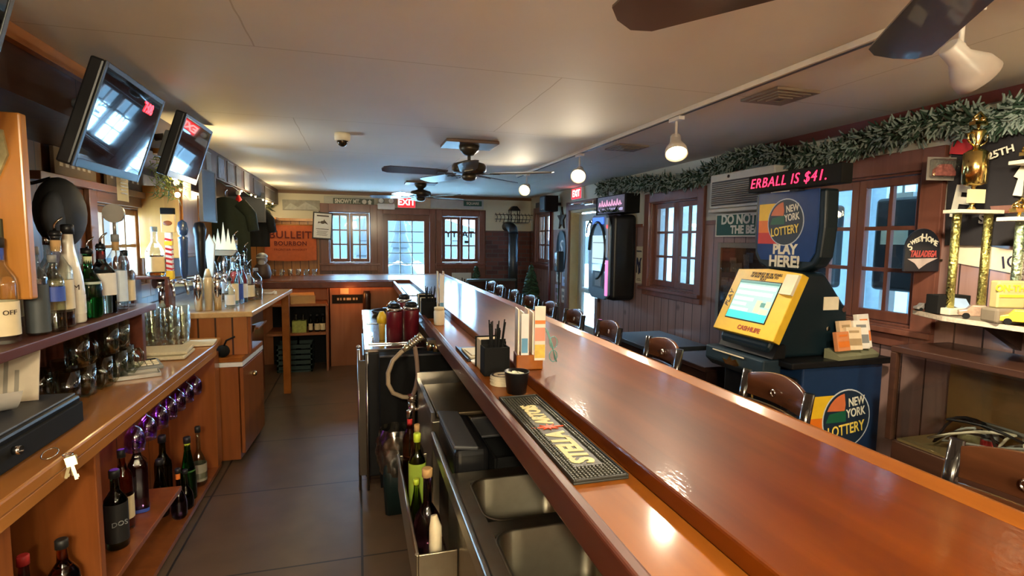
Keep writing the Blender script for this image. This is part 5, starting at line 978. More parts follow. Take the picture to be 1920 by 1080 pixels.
def fir(name, label, loc, h, r, seed):
    o = thing(name, label, 'tree', loc); part('trunk', B().cyl((0, 0, 0), (0, 0, h*.9), .015, .006, n=6).box(-.08, -.01, 0, .08, .01, .02).box(-.01, -.08, 0, .01, .08, .02), mat('trunk_brown', (.06, .035, .02)), o); b = B(); random.seed(seed)
    for k in range(420):
        z = random.uniform(.12, 1)*h; rr = r*(1-z/h)**.7+.02; a = random.uniform(0, 2*PI); p = Vector((0, 0, z)); e = Vector((rr*math.cos(a), rr*math.sin(a), z-.05+.06*random.random())); b.mi = random.randrange(2); b.cyl(p, e, .024, .012, n=4, caps=(0, 1))
    part('branches', b, [gm, mat('fir_green', (.03, .10, .05))], o)
fir('small_fir_tree', 'small dark fir tree beneath the far right window', (1.82, 8.36, 0), 1.2, .2, 11); fir('small_fir_tree', 'small green fir tree beside the far right-wall window', (2.50, 7.62, 0), 1.25, .25, 12)
q = thing('notice_board', 'white notice board fixed under the far right window', 'notice board', (1.62, YF-.016, .78)); part('board', B().box(-.16, -.012, 0, .16, 0, .30), mat('notice_white', (.55, .55, .5)), q, .003); b = B()
for k in range(6): b.box(-.12+.04*k, -.014, .08, -.10+.04*k, -.0125, .22-.02*(k % 3))
part('print', b, dkgray, q)
bh = thing('high_back_bench', 'dark high-backed bench along the far right, behind the bar chairs', 'bench', (1.88, 7.3, 0)); part('back', B().box(-.35, .25, 0, .35, .3, 1.02), dkwood, bh, .006); part('seat', B().box(-.35, -.1, .40, .35, .25, .45), dkwood, bh, .006); part('top_rail', B().box(-.37, .24, 1.02, .37, .31, 1.05), mat('bench_rail', (.06, .09, .09), rough=.3), bh, .004); part('leg', B().box(-.35, -.1, 0, -.29, -.04, .4), dkwood, bh); part('leg', B().box(.29, -.1, 0, .35, -.04, .4), dkwood, bh)
# ---------------------------------------------------------------- right wall things
sk_ = thing('wall_speaker', 'black loudspeaker on the right wall above the red pole', 'speaker', (2.62, 7.22, 2.03)); part('cabinet', B().box(-.1, -.12, 0, .1, .12, .22), blackm, sk_, .01); part('grille', B().box(-.106, -.10, .02, -.101, .10, .2), dkgray, sk_); part('badge', B().box(-.108, -.03, .02, -.1065, .03, .035), chrome, sk_); part('bracket', B().box(.1, -.02, .09, .178, .02, .13), black, sk_)
solo('red_pole', B().cyl((0, 0, 0), (0, 0, 2.03), .018, n=12).cyl((0, 0, 0), (0, 0, .02), .06), mat('pole_red', (.10, .015, .02), rough=.4), 'thin dark red pole rising to the loudspeaker', 'pole', (2.68, 7.30, 0))
solo('slat_heater', B().box(-.03, -.28, 0, 0, .28, .08), dkgray, 'flat dark bar-shaped panel high on the right wall near the far corner', 'panel', (XR-.001, 7.98, 2.14), bevel=.004)
st = []
for k in range(10): a = PI/2+2*PI*k/10; rr = .17 if k % 2 == 0 else .07; st.append((rr*math.cos(a), rr*math.sin(a)))
solo('metal_star', B().prism(st, 'x', -.01, .01), bronze, 'dark metal star on the wall left of the entrance door', 'star', (XR-.011, 7.14, 1.93))
ov = thing('oval_sign', 'dark blue oval sign with a white S-shaped logo beside the entrance door', 'sign', (XR-.03, 7.08, 1.475)); el = [(.18*math.cos(2*PI*k/32), .29*math.sin(2*PI*k/32)) for k in range(32)]
part('plate', B().prism(el, 'x', -.012, .012), mat('oval_navy', (.01, .03, .05), rough=.3), ov); text('S', .26, (-.014, 0, .05), '-x', mat('logo_white', (.75, .78, .8)), ov, bold=.003, shear=.3, sx=1.1); part('underline', B().box(-.0135, -.10, -.13, -.0125, .10, -.118).box(-.0135, -.07, -.17, -.0125, .07, -.16), mat('logo_white', (0, 0, 0)), ov)
hc = thing('hand_dispenser', 'small black wall dispenser with chrome front on a stand near the entrance door', 'dispenser', (2.60, 6.72, 0)); part('stand', B().cyl((0, 0, 0), (0, 0, 1.2), .012).cyl((0, 0, 0), (0, 0, .015), .12), bronze, hc); part('housing', B().box(-.05, -.06, 1.2, .05, .06, 1.48), black, hc, .02); part('front', B().box(-.054, -.045, 1.28, -.0505, .03, 1.46), chrome, hc)
for k, (y, z, w_, h_, m_, l) in enumerate(((7.25, 1.02, .18, .2, paper, 'white paper pinned below the oval sign, upper left'), (7.02, .98, .16, .24, mat('paper_blue', (.45, .55, .75)), 'pale blue leaflet below the oval sign'), (7.28, .72, .2, .26, mat('paper_lilac', (.6, .55, .75)), 'lilac sheet pinned low beside the entrance door'), (7.05, .74, .12, .2, whitelab, 'small white card pinned low beside the entrance door'))):
    q = thing('pinned_notice', l, 'notice', (XR-.002, y, z)); part('sheet', B().box(-.003, -w_/2, 0, 0, w_/2, h_), m_, q); part('print', B().box(-.004, -w_*.35, h_*.55, -.0032, w_*.35, h_*.8).box(-.004, -w_*.35, h_*.2, -.0032, w_*.1, h_*.4), gray, q)
solo('door_shelf', B().box(-.10, -.12, 0, 0, .12, .02).box(-.02, -.02, -.08, 0, .02, 0), white, 'small white shelf on the storm door', 'shelf', (XR+.10, 6.3, 1.0))
wr = thing('door_wreath', 'scrolled dark and blue decoration on the storm door glass', 'wreath', (XR+.09, 6.4, 1.72)); part('scroll', B().tube([(0, .1*math.cos(a), .14*math.sin(a)) for a in [i*.5 for i in range(10)]], .01).tube([(0, -.1, .1), (0, 0, .16), (0, .08, .1)], .01), bronze, wr); part('ribbon', B().box(-.01, -.08, -.1, .0, .0, -.02), mat('ribbon_blue', (.05, .12, .6)), wr)
# header sign with clock
hd = thing('header_sign', 'light-box sign with pink script above the jukebox', 'sign', (2.72, 5.33, 1.915)); part('box', B().box(-.08, -.36, 0, .08, .36, .2), blackm, hd, .006)
part('face', B().box(-.085, -.33, .01, -.081, .30, .19), mat('face_mauve', (.28, .22, .3), rough=.3, var=.4, nscale=30), hd)
b = B()
for k in range(9): y = .26-.06*k; b.tube([(-.088, y, .085), (-.088, y-.02, .13+.02*(k % 2)), (-.088, y-.04, .09), (-.088, y-.055, .10)], .006)
part('script', b, glow('pink_script', (.9, .45, .7), .8), hd); part('band', B().box(-.088, -.3, .03, -.0855, .26, .06), glow('lilac_band', (.55, .5, .8), .7), hd)
cw = thing('clock_wreath', 'round wall clock ringed with greenery above the header sign', 'clock', (2.74, 5.45, 2.17)); part('rim', B().lathe([(.10, 0), (.10, .03), (.085, .03), (.085, 0)], t=(-1, 0, 0), n=24, caps=(0, 0)), dkgray, cw); part('dial', B().cyl((0, 0, 0), (-.02, 0, 0), .086, n=24), mat('dial_gray', (.35, .38, .4)), cw); part('hands', B().box(-.024, -.004, 0, -.021, .004, .06).box(-.024, 0, -.004, -.021, .045, .004), black, cw)
b = B(); random.seed(9)
for k in range(130): a = random.uniform(0, 2*PI); p = Vector((-.02, .12*math.cos(a), .12*math.sin(a))); d = Vector((random.uniform(-1, .3), random.gauss(0, 1), random.gauss(0, 1))).normalized(); b.mi = k % 2; b.cyl(p, p+d*.07, .008, .002, n=4, caps=(0, 1))
part('greenery', b, [gm, gf], cw)
# jukebox
jb = thing('jukebox', 'wall-mounted digital jukebox with rounded grey-blue face and black side', 'jukebox', (0, 0, 0)); jx = 2.52
part('cabinet', B().box(jx, 5.0, 1.0, XR-.001, 5.55, 1.9), black, jb, .05, seg=5)
arch = [(.27*math.cos(a)+5.275, .46*math.sin(a)+1.44) for a in [2*PI*k/40 for k in range(40)]]
jf = mat('jukebox_face', (.16, .25, .34), rough=.3, coat=.5)
f = part('face_panel', B().prism([(5.275+(p[0]-5.275)*min(1.0, 1), p[1]) for p in [(5.03, 1.06), (5.12, 1.0), (5.43, 1.0), (5.52, 1.06), (5.54, 1.4), (5.52, 1.78), (5.43, 1.9), (5.12, 1.9), (5.03, 1.78)]], 'x', jx-.03, jx+.002), jf, jb, .01)
part('ring', B().tube([(jx-.035, 5.30+.20*math.cos(a), 1.52+.30*math.sin(a)) for a in [2*PI*k/36 for k in range(28)] ], .018, 8), mat('ring_dark', (.02, .03, .035), rough=.3), jb)
part('screen', B().box(jx-.036, 5.10, 1.38, jx-.031, 5.42, 1.68), glow('jukebox_screen', (.55, .78, .85), .9), jb)
part('screen_list', B().box(jx-.038, 5.12, 1.43, jx-.0365, 5.40, 1.437).box(jx-.038, 5.12, 1.6, jx-.0365, 5.40, 1.607), dkgray, jb)
part('crown', B().box(jx-.038, 5.16, 1.80, jx-.031, 5.42, 1.87), glow('jukebox_blue', (.05, .15, .95), 1.5), jb)
part('speaker_strip', B().box(jx-.04, 5.035, 1.45, jx-.031, 5.085, 1.86), mat('strip_silver', (.45, .42, .4), rough=.4), jb); part('light_strip', B().box(jx-.04, 5.035, 1.05, jx-.031, 5.085, 1.42), glow('pink_strip', (1, .25, .6), 1.0), jb); part('button', B().cyl((jx-.043, 5.06, 1.77), (jx-.04, 5.06, 1.77), .02), glow('red_button', (1, .1, .1), 1), jb)
part('bill_slot', B().box(jx-.036, 5.14, 1.12, jx-.031, 5.40, 1.30), mat('slot_dark', (.02, .03, .04)), jb); part('card_reader', B().box(jx-.040, 5.18, 1.14, jx-.036, 5.33, 1.28), gray, jb)
b = B()
for k in range(70): p = Vector((random.uniform(jx+.02, 2.72), random.uniform(5.05, 5.45), 1.935)); d = Vector((random.gauss(0, 1), random.gauss(0, 1), random.uniform(.1, 1))).normalized(); b.mi = k % 2; b.cyl(p, p+d*.07, .008, .002, n=4, caps=(0, 1))
solo('pine_sprig', b, [gm, gf], 'frosted pine sprig lying on top of the jukebox', 'greenery')
# vertical baseball sign
ny = thing('parking_sign', 'tall narrow cream sign with interlocking N and Y between jukebox and window', 'sign', (XR-.004, 4.925, 1.19)); part('board', B().box(-.01, -.065, 0, 0, .065, .38), mat('sign_parchment', (.55, .46, .3)), ny, .002)
text('N', .2, (-.012, .008, .17), '-x', mat('ny_ink', (.02, .02, .05)), ny, bold=.003, sx=.65); text('Y', .24, (-.0125, -.002, .17), '-x', mat('ny_ink', (0, 0, 0)), ny, bold=.003, sx=.65, depth=.0015); text('PARKING', .025, (-.012, 0, .33), '-x', mat('ny_ink', (0, 0, 0)), ny); part('small_print', B().box(-.0112, -.045, .03, -.0102, .045, .036).box(-.0112, -.035, .045, -.0102, .035, .05), inkb, ny)
# air conditioner
ac = thing('air_conditioner', 'cream wall air conditioner with louvred grille', 'air conditioner', (XR-.001, 3.24, 1.875)); acm = mat('ac_cream', (.58, .56, .48), rough=.5)
part('housing', B().box(-.19, -.33, 0, 0, .33, .255), acm, ac, .008)
b = B()
for k in range(11): b.box(-.202, -.30, .03+k*.0148, -.192, .30, .037+k*.0148, rot=(0, .3, 0))
part('louvre', b, mat('louvre_gray', (.32, .31, .27)), ac); part('recess', B().box(-.1925, -.305, .02, -.1905, .305, .20), dkgray, ac); part('logo', B().cyl((-.194, .12, .228), (-.1915, .12, .228), .012), black, ac); part('bottom_lip', B().box(-.2, -.33, -.03, 0, .33, -.003), acm, ac, .006)
dn = thing('bear_sign', 'dark green sign reading DO NOT FEED THE BEARS below the air conditioner', 'sign', (XR-.06, 3.26, 1.68)); part('board', B().box(-.02, -.36, -.005, 0, .36, .15), green, dn, .003); part('border', B().box(-.022, -.37, -.015, .002, .37, -.005).box(-.022, -.37, .15, .002, .37, .16).box(-.022, .36, -.005, .002, .37, .15).box(-.022, -.37, -.005, .002, -.36, .15), creaml, dn)
text('DO NOT FEED', .098, (-.021, 0, .112), '-x', creaml, dn, bold=.0035, sx=.95); text('THE BEARS', .083, (-.021, 0, .035), '-x', creaml, dn, bold=.0035, sx=.95)
part('mounting', B().box(.001, -.3, .02, .058, -.25, .13).box(.001, .25, .02, .058, .3, .13), bronze, dn)
fr = thing('photo_collage', 'large grey-framed collage of photographs behind the lottery machine', 'picture', (XR-.002, 3.28, .92)); part('frame', B().box(-.03, -.38, 0, 0, -.34, .70).box(-.03, .34, 0, 0, .38, .70).box(-.03, -.34, .66, 0, .34, .70).box(-.03, -.34, 0, 0, .34, .04), mat('frame_taupe', (.24, .2, .15)), fr, .003)
random.seed(21); b = B(); b.mi = 0; b.box(-.012, -.34, .04, -.002, .34, .66)
for k in range(60): b.mi = random.randrange(1, 5); y = random.uniform(-.31, .27); z = random.uniform(.05, .58); b.box(-.0135-.0002*k, y, z, -.0125-.0002*k, y+random.uniform(.04, .09), z+random.uniform(.04, .09), rot=(random.uniform(-.2, .2), 0, 0))
part('photos', b, [mat('collage_dark', (.04, .03, .025)), mat('collage_brown', (.14, .08, .05), var=.6, nscale=50), mat('collage_gray', (.22, .21, .2), var=.6, nscale=50), mat('collage_tan', (.3, .23, .15), var=.6, nscale=50), mat('collage_blue', (.12, .16, .22), var=.6, nscale=50)], fr)
part('glazing', B().box(-.0285, -.34, .04, -.0275, .34, .66), case_glass, fr)
solo('black_valance', B().box(-.12, -.4, 0, 0, .4, .05), blackm, 'black strip on the wall above the air conditioner', 'strip', (XR-.001, 3.25, 2.19))
cdh = thing('cable_raceway', 'pair of cream vertical pipes right of the air conditioner', 'pipes', (XR-.03, 2.99, 1.80)); cdh.location = (XR-.03, 2.985, 2.13)
part('pipe', B().cyl((0, -.02, -.02), (0, -.02, .12), .014), creamw, cdh); part('pipe', B().cyl((0, .03, -.02), (0, .03, .12), .014), creamw, cdh)
# garlands
def garland(label, pts, seed, n, group):
    b = B(); random.seed(seed); V = [Vector(p) for p in pts]
    def at(t):
        t *= len(V)-1; i = min(int(t), len(V)-2); return V[i].lerp(V[i+1], t-i)
    for k in range(n):
        t = random.random(); c = at(t) + Vector((random.gauss(0, .018), random.gauss(0, .02), random.gauss(0, .018))); d = Vector((random.uniform(-1, .35), random.gauss(0, .7), random.gauss(-.35, .7))).normalized(); L = random.uniform(.045, .09)
        e = c + d*L; e.x = min(e.x, XR-.012); e.z = min(e.z, ZC-.02); b.mi = 0; m_ = c.lerp(e, .55); b.cyl(c, m_, .004, .008, n=4, caps=(1, 0)); b.mi = 1 if random.random() < .75 else 0; b.cyl(m_, e, .008, .003, n=4, caps=(0, 1))
    o = thing('pine_garland', label, 'garland', (0, 0, 0), group=group); part('needles', b, [gm, gf], o); part('stem', B().tube(pts, .008), mat('trunk_brown', (0, 0, 0)), o); return o
garland('frosted pine garland along the right wall from the clock to the air conditioner', [(2.72, 5.75, 2.22), (2.72, 5.4, 2.26), (2.72, 5.0, 2.21), (2.72, 4.6, 2.18), (2.72, 4.2, 2.15), (2.72, 3.8, 2.17), (2.70, 3.5, 2.22), (2.70, 3.15, 2.26)], 31, 3400, 'pine garlands on the right wall')
garland('frosted pine garland draped above the large double window and trophies', [(2.71, 3.1, 2.24), (2.72, 2.85, 2.17), (2.72, 2.6, 2.165), (2.72, 2.35, 2.19), (2.72, 2.1, 2.215), (2.72, 1.9, 2.22), (2.72, 1.75, 2.17), (2.72, 1.55, 2.2), (2.72, 1.2, 2.2)], 33, 3400, 'pine garlands on the right wall')
# ---------------------------------------------------------------- lottery machine
lm = thing('lottery_machine', 'dark blue lottery terminal with yellow-framed screen and tall lit header', 'lottery machine', (0, 0, 0))
part('cabinet', B().box(2.17, 2.15, .0, 2.70, 2.68, .985), navy, lm, .008)
part('front_edge', B().box(2.10, 2.16, .0, 2.169, 2.67, .93), black, lm, .02, seg=3)
part('counter', B().box(2.08, 2.13, .986, 2.74, 2.70, 1.02), black, lm, .008)
part('terminal', B().prism([(2.02, 1.08), (2.05, 1.021), (2.46, 1.021), (2.54, 1.14), (2.53, 1.27), (2.36, 1.47), (2.22, 1.47)], 'y', 2.235, 2.62), teal, lm, .02, seg=3)
tl = math.atan2(.16, .29)
bz = thing('tmp', 'x', 'x') if False else None
P0 = Vector((2.015, 0, 1.115)); P1 = Vector((2.175, 0, 1.455)); dr_ = (P1-P0); Lb = dr_.length; dr_.normalize(); nb = Vector((-dr_.z, 0, dr_.x))
Mb = Matrix((Vector((0, -1, 0)), dr_, nb)).transposed().to_4x4(); Mb.translation = Vector((2.015, 2.40, 1.115)) + nb*.02   # x: towards the viewer's right, y: up the slope, z: outwards
def onb(b): return b.xf(Mb)
W_ = .235
bzl = part('screen_bezel', onb(B().prism([(-W_, 0), (W_, 0), (W_, Lb), (0, Lb+.015), (-W_, Lb)], 'z', -.035, .012)), mat('bezel_yellow', (.80, .50, .03), rough=.4), lm, .004)
part('screen_rim', onb(B().box(-.175, .075, .0125, .135, .315, .0135)), black, bzl)
scr = part('screen', onb(B().box(-.168, .082, .014, .128, .308, .016)), glow('lotto_screen', (.42, .78, .62), .85), bzl)
b = B(); b.mi = 0; b.box(-.168, .082, .0162, .128, .125, .0168).m(1)
for k, (x, y, w, h) in enumerate(((-.16, .262, .28, .02), (-.16, .225, .27, .022), (-.16, .19, .15, .02), (-.16, .16, .11, .018), (-.16, .128, .14, .018))): b.box(x, y, .0163, x+w, y+h, .017)
b.m(2).box(.02, .13, .0163, .06, .20, .0172).box(.065, .125, .0163, .12, .155, .0172).box(.09, .165, .0163, .124, .20, .0172).m(3).box(-.168, .292, .0163, .128, .306, .0172).box(.055, .165, .0163, .088, .19, .0173)
part('screen_content', onb(b), [glow('ui_cyan', (.02, .75, .7), .8), glow('ui_mint', (.7, .9, .75), .9), glow('ui_cream', (.95, .85, .45), .85), glow('ui_teal', (.1, .35, .3), .6)], scr)
def tb(s, size, x, y, m_, rot=0, **k):
    o = text(s, size, (0, 0, 0), 'up', m_, bzl, **k); Mx = Mb @ Matrix.Translation((x, y, .0135)) @ Matrix.Rotation(rot, 4, 'Z'); o.matrix_local = Mx; return o
tb('YOU MUST BE 18 YEARS', .022, 0, .355, inkb, sx=.95); tb('OF AGE OR OLDER TO', .020, -.01, .338, inkb); tb('PLAY', .020, -.01, .322, inkb); tb('PLAY', .045, -.205, .19, inkb, rot=PI/2, shear=.3); tb('CASH4LIFE', .035, .04, .035, mat('bezel_red', (.35, .05, .01)), bold=.001)
part('sticker', onb(B().box(.155, .25, .0125, .235, .36, .03)), cream, bzl)
part('keypad_base', B().prism([(2.02, 1.03), (2.06, 1.10), (2.10, 1.10), (2.10, 1.03)], 'y', 2.20, 2.62), black, lm)
part('front_tray', B().prism([(2.03, .90), (1.98, .945), (1.985, 1.02), (2.1, 1.02), (2.1, .90)], 'y', 2.22, 2.69), mat('tray_navy', (.015, .03, .045), rough=.35), lm, .01)
part('tray_star', B().prism([(2.45-.06, .955), (2.42, .985), (2.45, .97), (2.47, .992), (2.49, .965), (2.53, .97), (2.50, .945), (2.42, .945)], 'x', 1.976, 1.982), gold, lm); part('tray_lettering', B().box(1.979, 2.36, 1.0, 1.9835, 2.62, 1.006), cream, lm)
part('slip_label', B().box(2.095, 2.24, .985, 2.1, 2.40, 1.01), mat('slip_gray', (.35, .34, .3)), lm)
part('side_label', B().box(2.36, 2.231, 1.27, 2.46, 2.234, 1.34), cream, lm); part('side_lock', B().cyl((2.40, 2.230, 1.17), (2.40, 2.234, 1.17), .012).cyl((2.48, 2.230, 1.17), (2.48, 2.234, 1.17), .012).cyl((2.50, 2.230, 1.27), (2.50, 2.234, 1.27), .014), chrome, lm)
part('instruction_panel', B().box(2.094, 2.28, .70, 2.0985, 2.42, .93), mat('panel_yellow', (.7, .5, .1)), lm); part('instruction_slot', B().box(2.090, 2.20, .52, 2.0935, 2.40, .80), black, lm)
# header
hp = B()
prof = [(-.20, 0), (-.235, .05), (-.25, .20), (-.245, .40), (.245, .40), (.25, .20), (.235, .05), (.20, 0), (.12, -.03), (-.12, -.03)]
part('header_shell', B().prism([(2.41+p[0], 1.50+p[1]) for p in prof], 'x', 2.26, 2.35), teal, lm, .015, seg=3); part('header_neck', B().box(2.28, 2.30, 1.40, 2.38, 2.50, 1.48), teal, lm)
fc = part('header_face', B().prism([(2.41+p[0]*.86, 1.515+p[1]*.94+.01) for p in prof[:8]], 'x', 2.250, 2.259), mat('header_blue', (.02, .06, .22), rough=.2, coat=.8), lm)
def lotto(parent, Mx, r, bandw, suffix=''):
    # local: x right, y up, z out
    def pp(nm, b, m_): return part(nm, b.xf(Mx), m_, parent)
    pp('colour_band', B().box(-bandw, r*.1, .0006, -r*.15, r*.85, .001), mat('band_yellow', (.8, .5, .02))); pp('colour_band', B().box(-bandw, -r*.45, .0006, -r*.15, r*.1, .001), mat('band_orange', (.75, .17, .01))); pp('colour_band', B().box(-bandw, -r*.95, .0006, -r*.15, -r*.45, .001), mat('band_red', (.55, .02, .015)))
    pp('disc_rim', B().cyl((0, 0, 0), (0, 0, .0016), r*1.03, n=36), mat('rim_silver', (.5, .55, .6))); d_ = pp('disc', B().cyl((0, 0, .001), (0, 0, .0022), r*.985, n=36), mat('disc_navy', (.008, .02, .04)))
    arc = [(r*.9*math.cos(a), r*.9*math.sin(a)) for a in [math.radians(100+k*10) for k in range(7)]]; pp('sunset', B().prism(arc + [(-r*.1, r*.28), (-r*.08, r*.5)], 'z', .0024, .003), mat('disc_orange', (.6, .15, .05)))
    pp('hill', B().prism([(-r*.88, -r*.1), (-r*.75, r*.2), (-r*.05, r*.3), (-r*.02, -r*.1)], 'z', .0024, .003), mat('disc_green', (.01, .10, .05)))
    for s_, sz, x, y, m_ in (('NEW', r*.42, r*.38, r*.58, creaml), ('YORK', r*.42, r*.38, r*.2, creaml), ('LOTTERY', r*.52, 0, -r*.38, mat('disc_gold', (.8, .6, .1)))):
        o = text(s_, sz, (0, 0, 0), 'up', m_, parent, bold=.0012, sx=.72, depth=.0006); o.matrix_local = Mx @ Matrix.Translation((x, y, .004)) @ Matrix.Rotation(.12, 4, 'Z')
Mh = Matrix(((0, 0, -1, 2.2495), (-1, 0, 0, 2.41), (0, 1, 0, 1.735), (0, 0, 0, 1)))
lotto(lm, Mh, .125, .20)
text('PLAY', .075, (2.2485, 2.405, 1.585), '-x', creaml, lm, bold=.003); text('HERE!', .085, (2.2485, 2.405, 1.518), '-x', creaml, lm, bold=.003)
Ms = Matrix(((1, 0, 0, 2.47), (0, 0, -1, 2.1495), (0, 1, 0, .70), (0, 0, 0, 1)))
lotto(lm, Ms, .155, .285)
ld = thing('led_display', 'red scrolling LED jackpot display on top of the lottery machine', 'LED display', (2.2, 2.31, 1.905)); part('housing', B().box(-.03, -.31, 0, .04, .31, .095), blackm, ld, .006); text('ERBALL IS $41.', .075, (-.032, .03, .046), '-x', glow('led_pink', (1, .02, .08), 2.6), ld, sx=.98, shear=.2, spacing=1.12)
part('bracket', B().box(.0, -.03, -.01, .04, .03, .0), black, ld)
# brochures
bo = thing('brochure_tray', 'olive plastic brochure tray on the lottery machine counter', 'tray', (2.50, 2.17, 1.021), .1); part('tray', B().prism([(-.035, 0), (.05, 0), (.05, .05), (.0, .04), (-.04, .02)], 'x', -.14, .16), mat('tray_olive', (.22, .22, .13), rough=.5), bo)
bcol = [mat('broch_orange', (.65, .25, .1)), mat('broch_cream', (.75, .6, .4)), mat('broch_tan', (.72, .52, .32)), mat('broch_white', (.78, .74, .66))]
for k, (dx, dy, hh, l) in enumerate(((-.095, -.02, .10, 'orange and green play-slip brochure at the left of the tray'), (-.01, -.01, .12, 'cream brochure stack in the middle of the tray'), (-.03, .022, .15, 'tan brochure stack behind the middle one'), (.06, .01, .15, 'cream brochure stack right of the middle'), (.10, .03, .18, 'white brochure stack at the back right of the tray'))):
    q = thing('brochure_stack', l, 'brochures', (2.50+dx, 2.17+dy, 1.066), -.1 if k % 2 else .1, group='brochures in the tray'); part('pages', B().box(-.045, -.012, 0, .045, .012, hh, rot=(-.2, 0, 0)), bcol[(k+(k == 4)*3) % 4] , q, .002); part('cover_print', B().box(-.04, -.0135, hh*.2, .04, -.0125, hh*.5, rot=(-.2, 0, 0), piv=(0, 0, hh/2)).box(-.03, -.0135, hh*.75, .03, -.0125, hh*.85, rot=(-.2, 0, 0), piv=(0, 0, hh/2)), [orange, mat('broch_ink', (.4, .28, .15)), mat('broch_ink', (0, 0, 0)), gray][k % 4], q)
# ---------------------------------------------------------------- round-topped plaque
hm = thing('track_plaque', 'round-topped black plaque lettered Sweet Home with a red and silver track logo', 'plaque', (2.66, 1.97, 1.49)); arc = [(.115*math.cos(a), .105+.105*math.sin(a)) for a in [PI*k/16 for k in range(17)]]
part('board', B().prism([(-.115, 0), (.115, 0)] + arc, 'y', -.012, 0), mat('plaque_black', (.012, .014, .022), rough=.4), hm, .003)
for s_, x, z, r_, sz in (('S', -.088, .118, .75, .05), ('WEET', -.048, .15, .38, .03), ('H', .0, .163, 0, .055), ('OME', .055, .148, -.4, .036)): text(s_, sz, (x, -.013, z), (PI/2, -r_, 0), creaml, hm, bold=.0008)
text('TALLADEGA', .043, (0, -.0135, .085), '-y', mat('talla_red', (.5, .08, .07)), hm, bold=.0016, sx=.72, shear=.3)
part('logo_swoosh', B().prism([(-.10, .062), (.10, .066), (.03, .04), (-.02, .012), (-.05, .04)], 'y', -.0135, -.0125), mat('talla_silver', (.55, .45, .42)), hm); part('bracket', B().box(.08, -.01, .05, .137, -.0, .06), bronze, hm)
# trophy corner
sh2 = thing('trophy_shelf', 'dark corner shelf holding trophies and model cars', 'shelf', (0, 0, 0)); part('board', B().prism([(2.46, 1.35), (2.46, 1.70), (2.56, 1.90), (XR-.001, 1.90), (XR-.001, .9), (2.46, .9)], 'z', 1.285, 1.31), dkwood, sh2, .004); part('trim_strip', B().prism([(2.452, 1.35), (2.452, 1.70), (2.552, 1.905), (2.56, 1.90), (2.46, 1.70), (2.46, 1.35)], 'z', 1.290, 1.31), mat('shelf_bead', (.5, .42, .32), rough=.4, var=.6, nscale=60), sh2); part('bracket', B().prism([(2.56, 1.284), (XR-.001, 1.284), (XR-.001, 1.16)], 'y', 1.6, 1.63), dkwood, sh2)
def trophy(label, loc, cols, hcol, wid, fig=True, cup=True, cm=gold, s=1.0):
    o = thing('trophy', label, 'trophy', loc, -.15); marble = mat('trophy_marble', (.7, .64, .5), rough=.3)
    part('base', B().box(-wid/2-.02, -.04, 0, wid/2+.02, .04, .03), marble, o, .003)
    for k in range(cols):
        x = 0 if cols == 1 else -wid/2+.02+(wid-.04)*k/(cols-1); part('column', B().cyl((x, 0, .03), (x, 0, .03+hcol), .017, n=14), cm, o)
    z = .03+hcol; part('top_plate', B().box(-wid/2-.012, -.04, z, wid/2+.012, .04, z+.016), marble, o, .002); z += .016
    if cup:
        part('plaque', B().box(-.04, -.012, z+.03, .04, .0, z+.09), mat('plaque_cream', (.7, .6, .35), rough=.3), o); part('stem', B().lathe([(.02, 0), (.006, .02), (.012, .03), (.006, .035), (.008, .1), (.02, .11)], c=(0, .01, z), n=14), gold, o)
        part('cup', B().lathe([(.02, .105), (.045, .115), (.046, .25), (.03, .262), (.012, .268), (.012, .29), (.03, .34), (.026, .35), (.008, .30)], c=(0, .01, z), n=20), gold, o)
        part('handle', B().tube([(-.028, .01, z+.34), (-.05, .01, z+.33), (-.045, .01, z+.30), (-.015, .01, z+.28)], .004).tube([(.028, .01, z+.34), (.05, .01, z+.33), (.045, .01, z+.30), (.015, .01, z+.28)], .004), gold, o); z += .35
    if fig:
        part('figure', B().cyl((0, .01, z-.01), (0, .01, z+.02), .006).box(-.035, -.006, z+.02, .035, .022, z+.035).sphere((-.018, .008, z+.043), .016, 10).sphere((.018, .008, z+.043), .016, 10).tube([(-.03, .008, z+.05), (0, .008, z+.075), (.03, .008, z+.05)], .006), gold, o)
    return o
holo = mat('holographic_gold', (.8, .62, .2), var=.7, nscale=90, rough=.2, metal=1, bump=1)
trophy('tallest gold trophy with two glittering columns and a bronze cup, left of the group', (2.63, 1.73, 1.311), 2, .42, .20, cm=holo)
t2_ = trophy('second gold trophy with one greenish column, right of the tallest', (2.60, 1.53, 1.311), 1, .38, .12, cm=mat('holographic_green', (.45, .6, .4), var=.7, nscale=90, rough=.25, metal=1, bump=1), cup=False)
t3_ = trophy('silver-columned trophy at the right edge of the photo', (2.66, 1.52, 1.311), 1, .62, .1, cm=mat('holographic_silver', (.7, .72, .75), var=.6, nscale=90, rough=.2, metal=1, bump=1), cup=False); t3_.location = (2.71, 1.58, 1.311)
ot = thing('yellow_stand', 'yellow lettered stand reading ON THE beside the trophies', 'stand', (2.51, 1.50, 1.311), -.3); part('block', B().box(-.055, -.02, .06, .055, .02, .17), mat('stand_olive', (.38, .32, .14), rough=.5), ot, .006); part('foot', B().box(-.07, -.04, 0, .07, .04, .06), mat('stand_brown', (.16, .13, .09)), ot, .01); text('ON-THE', .036, (0, -.0215, .14), '-y', yellow, ot, bold=.001); part('pole_bar', B().box(-.05, -.023, .105, .05, -.0205, .115), yellow, ot)
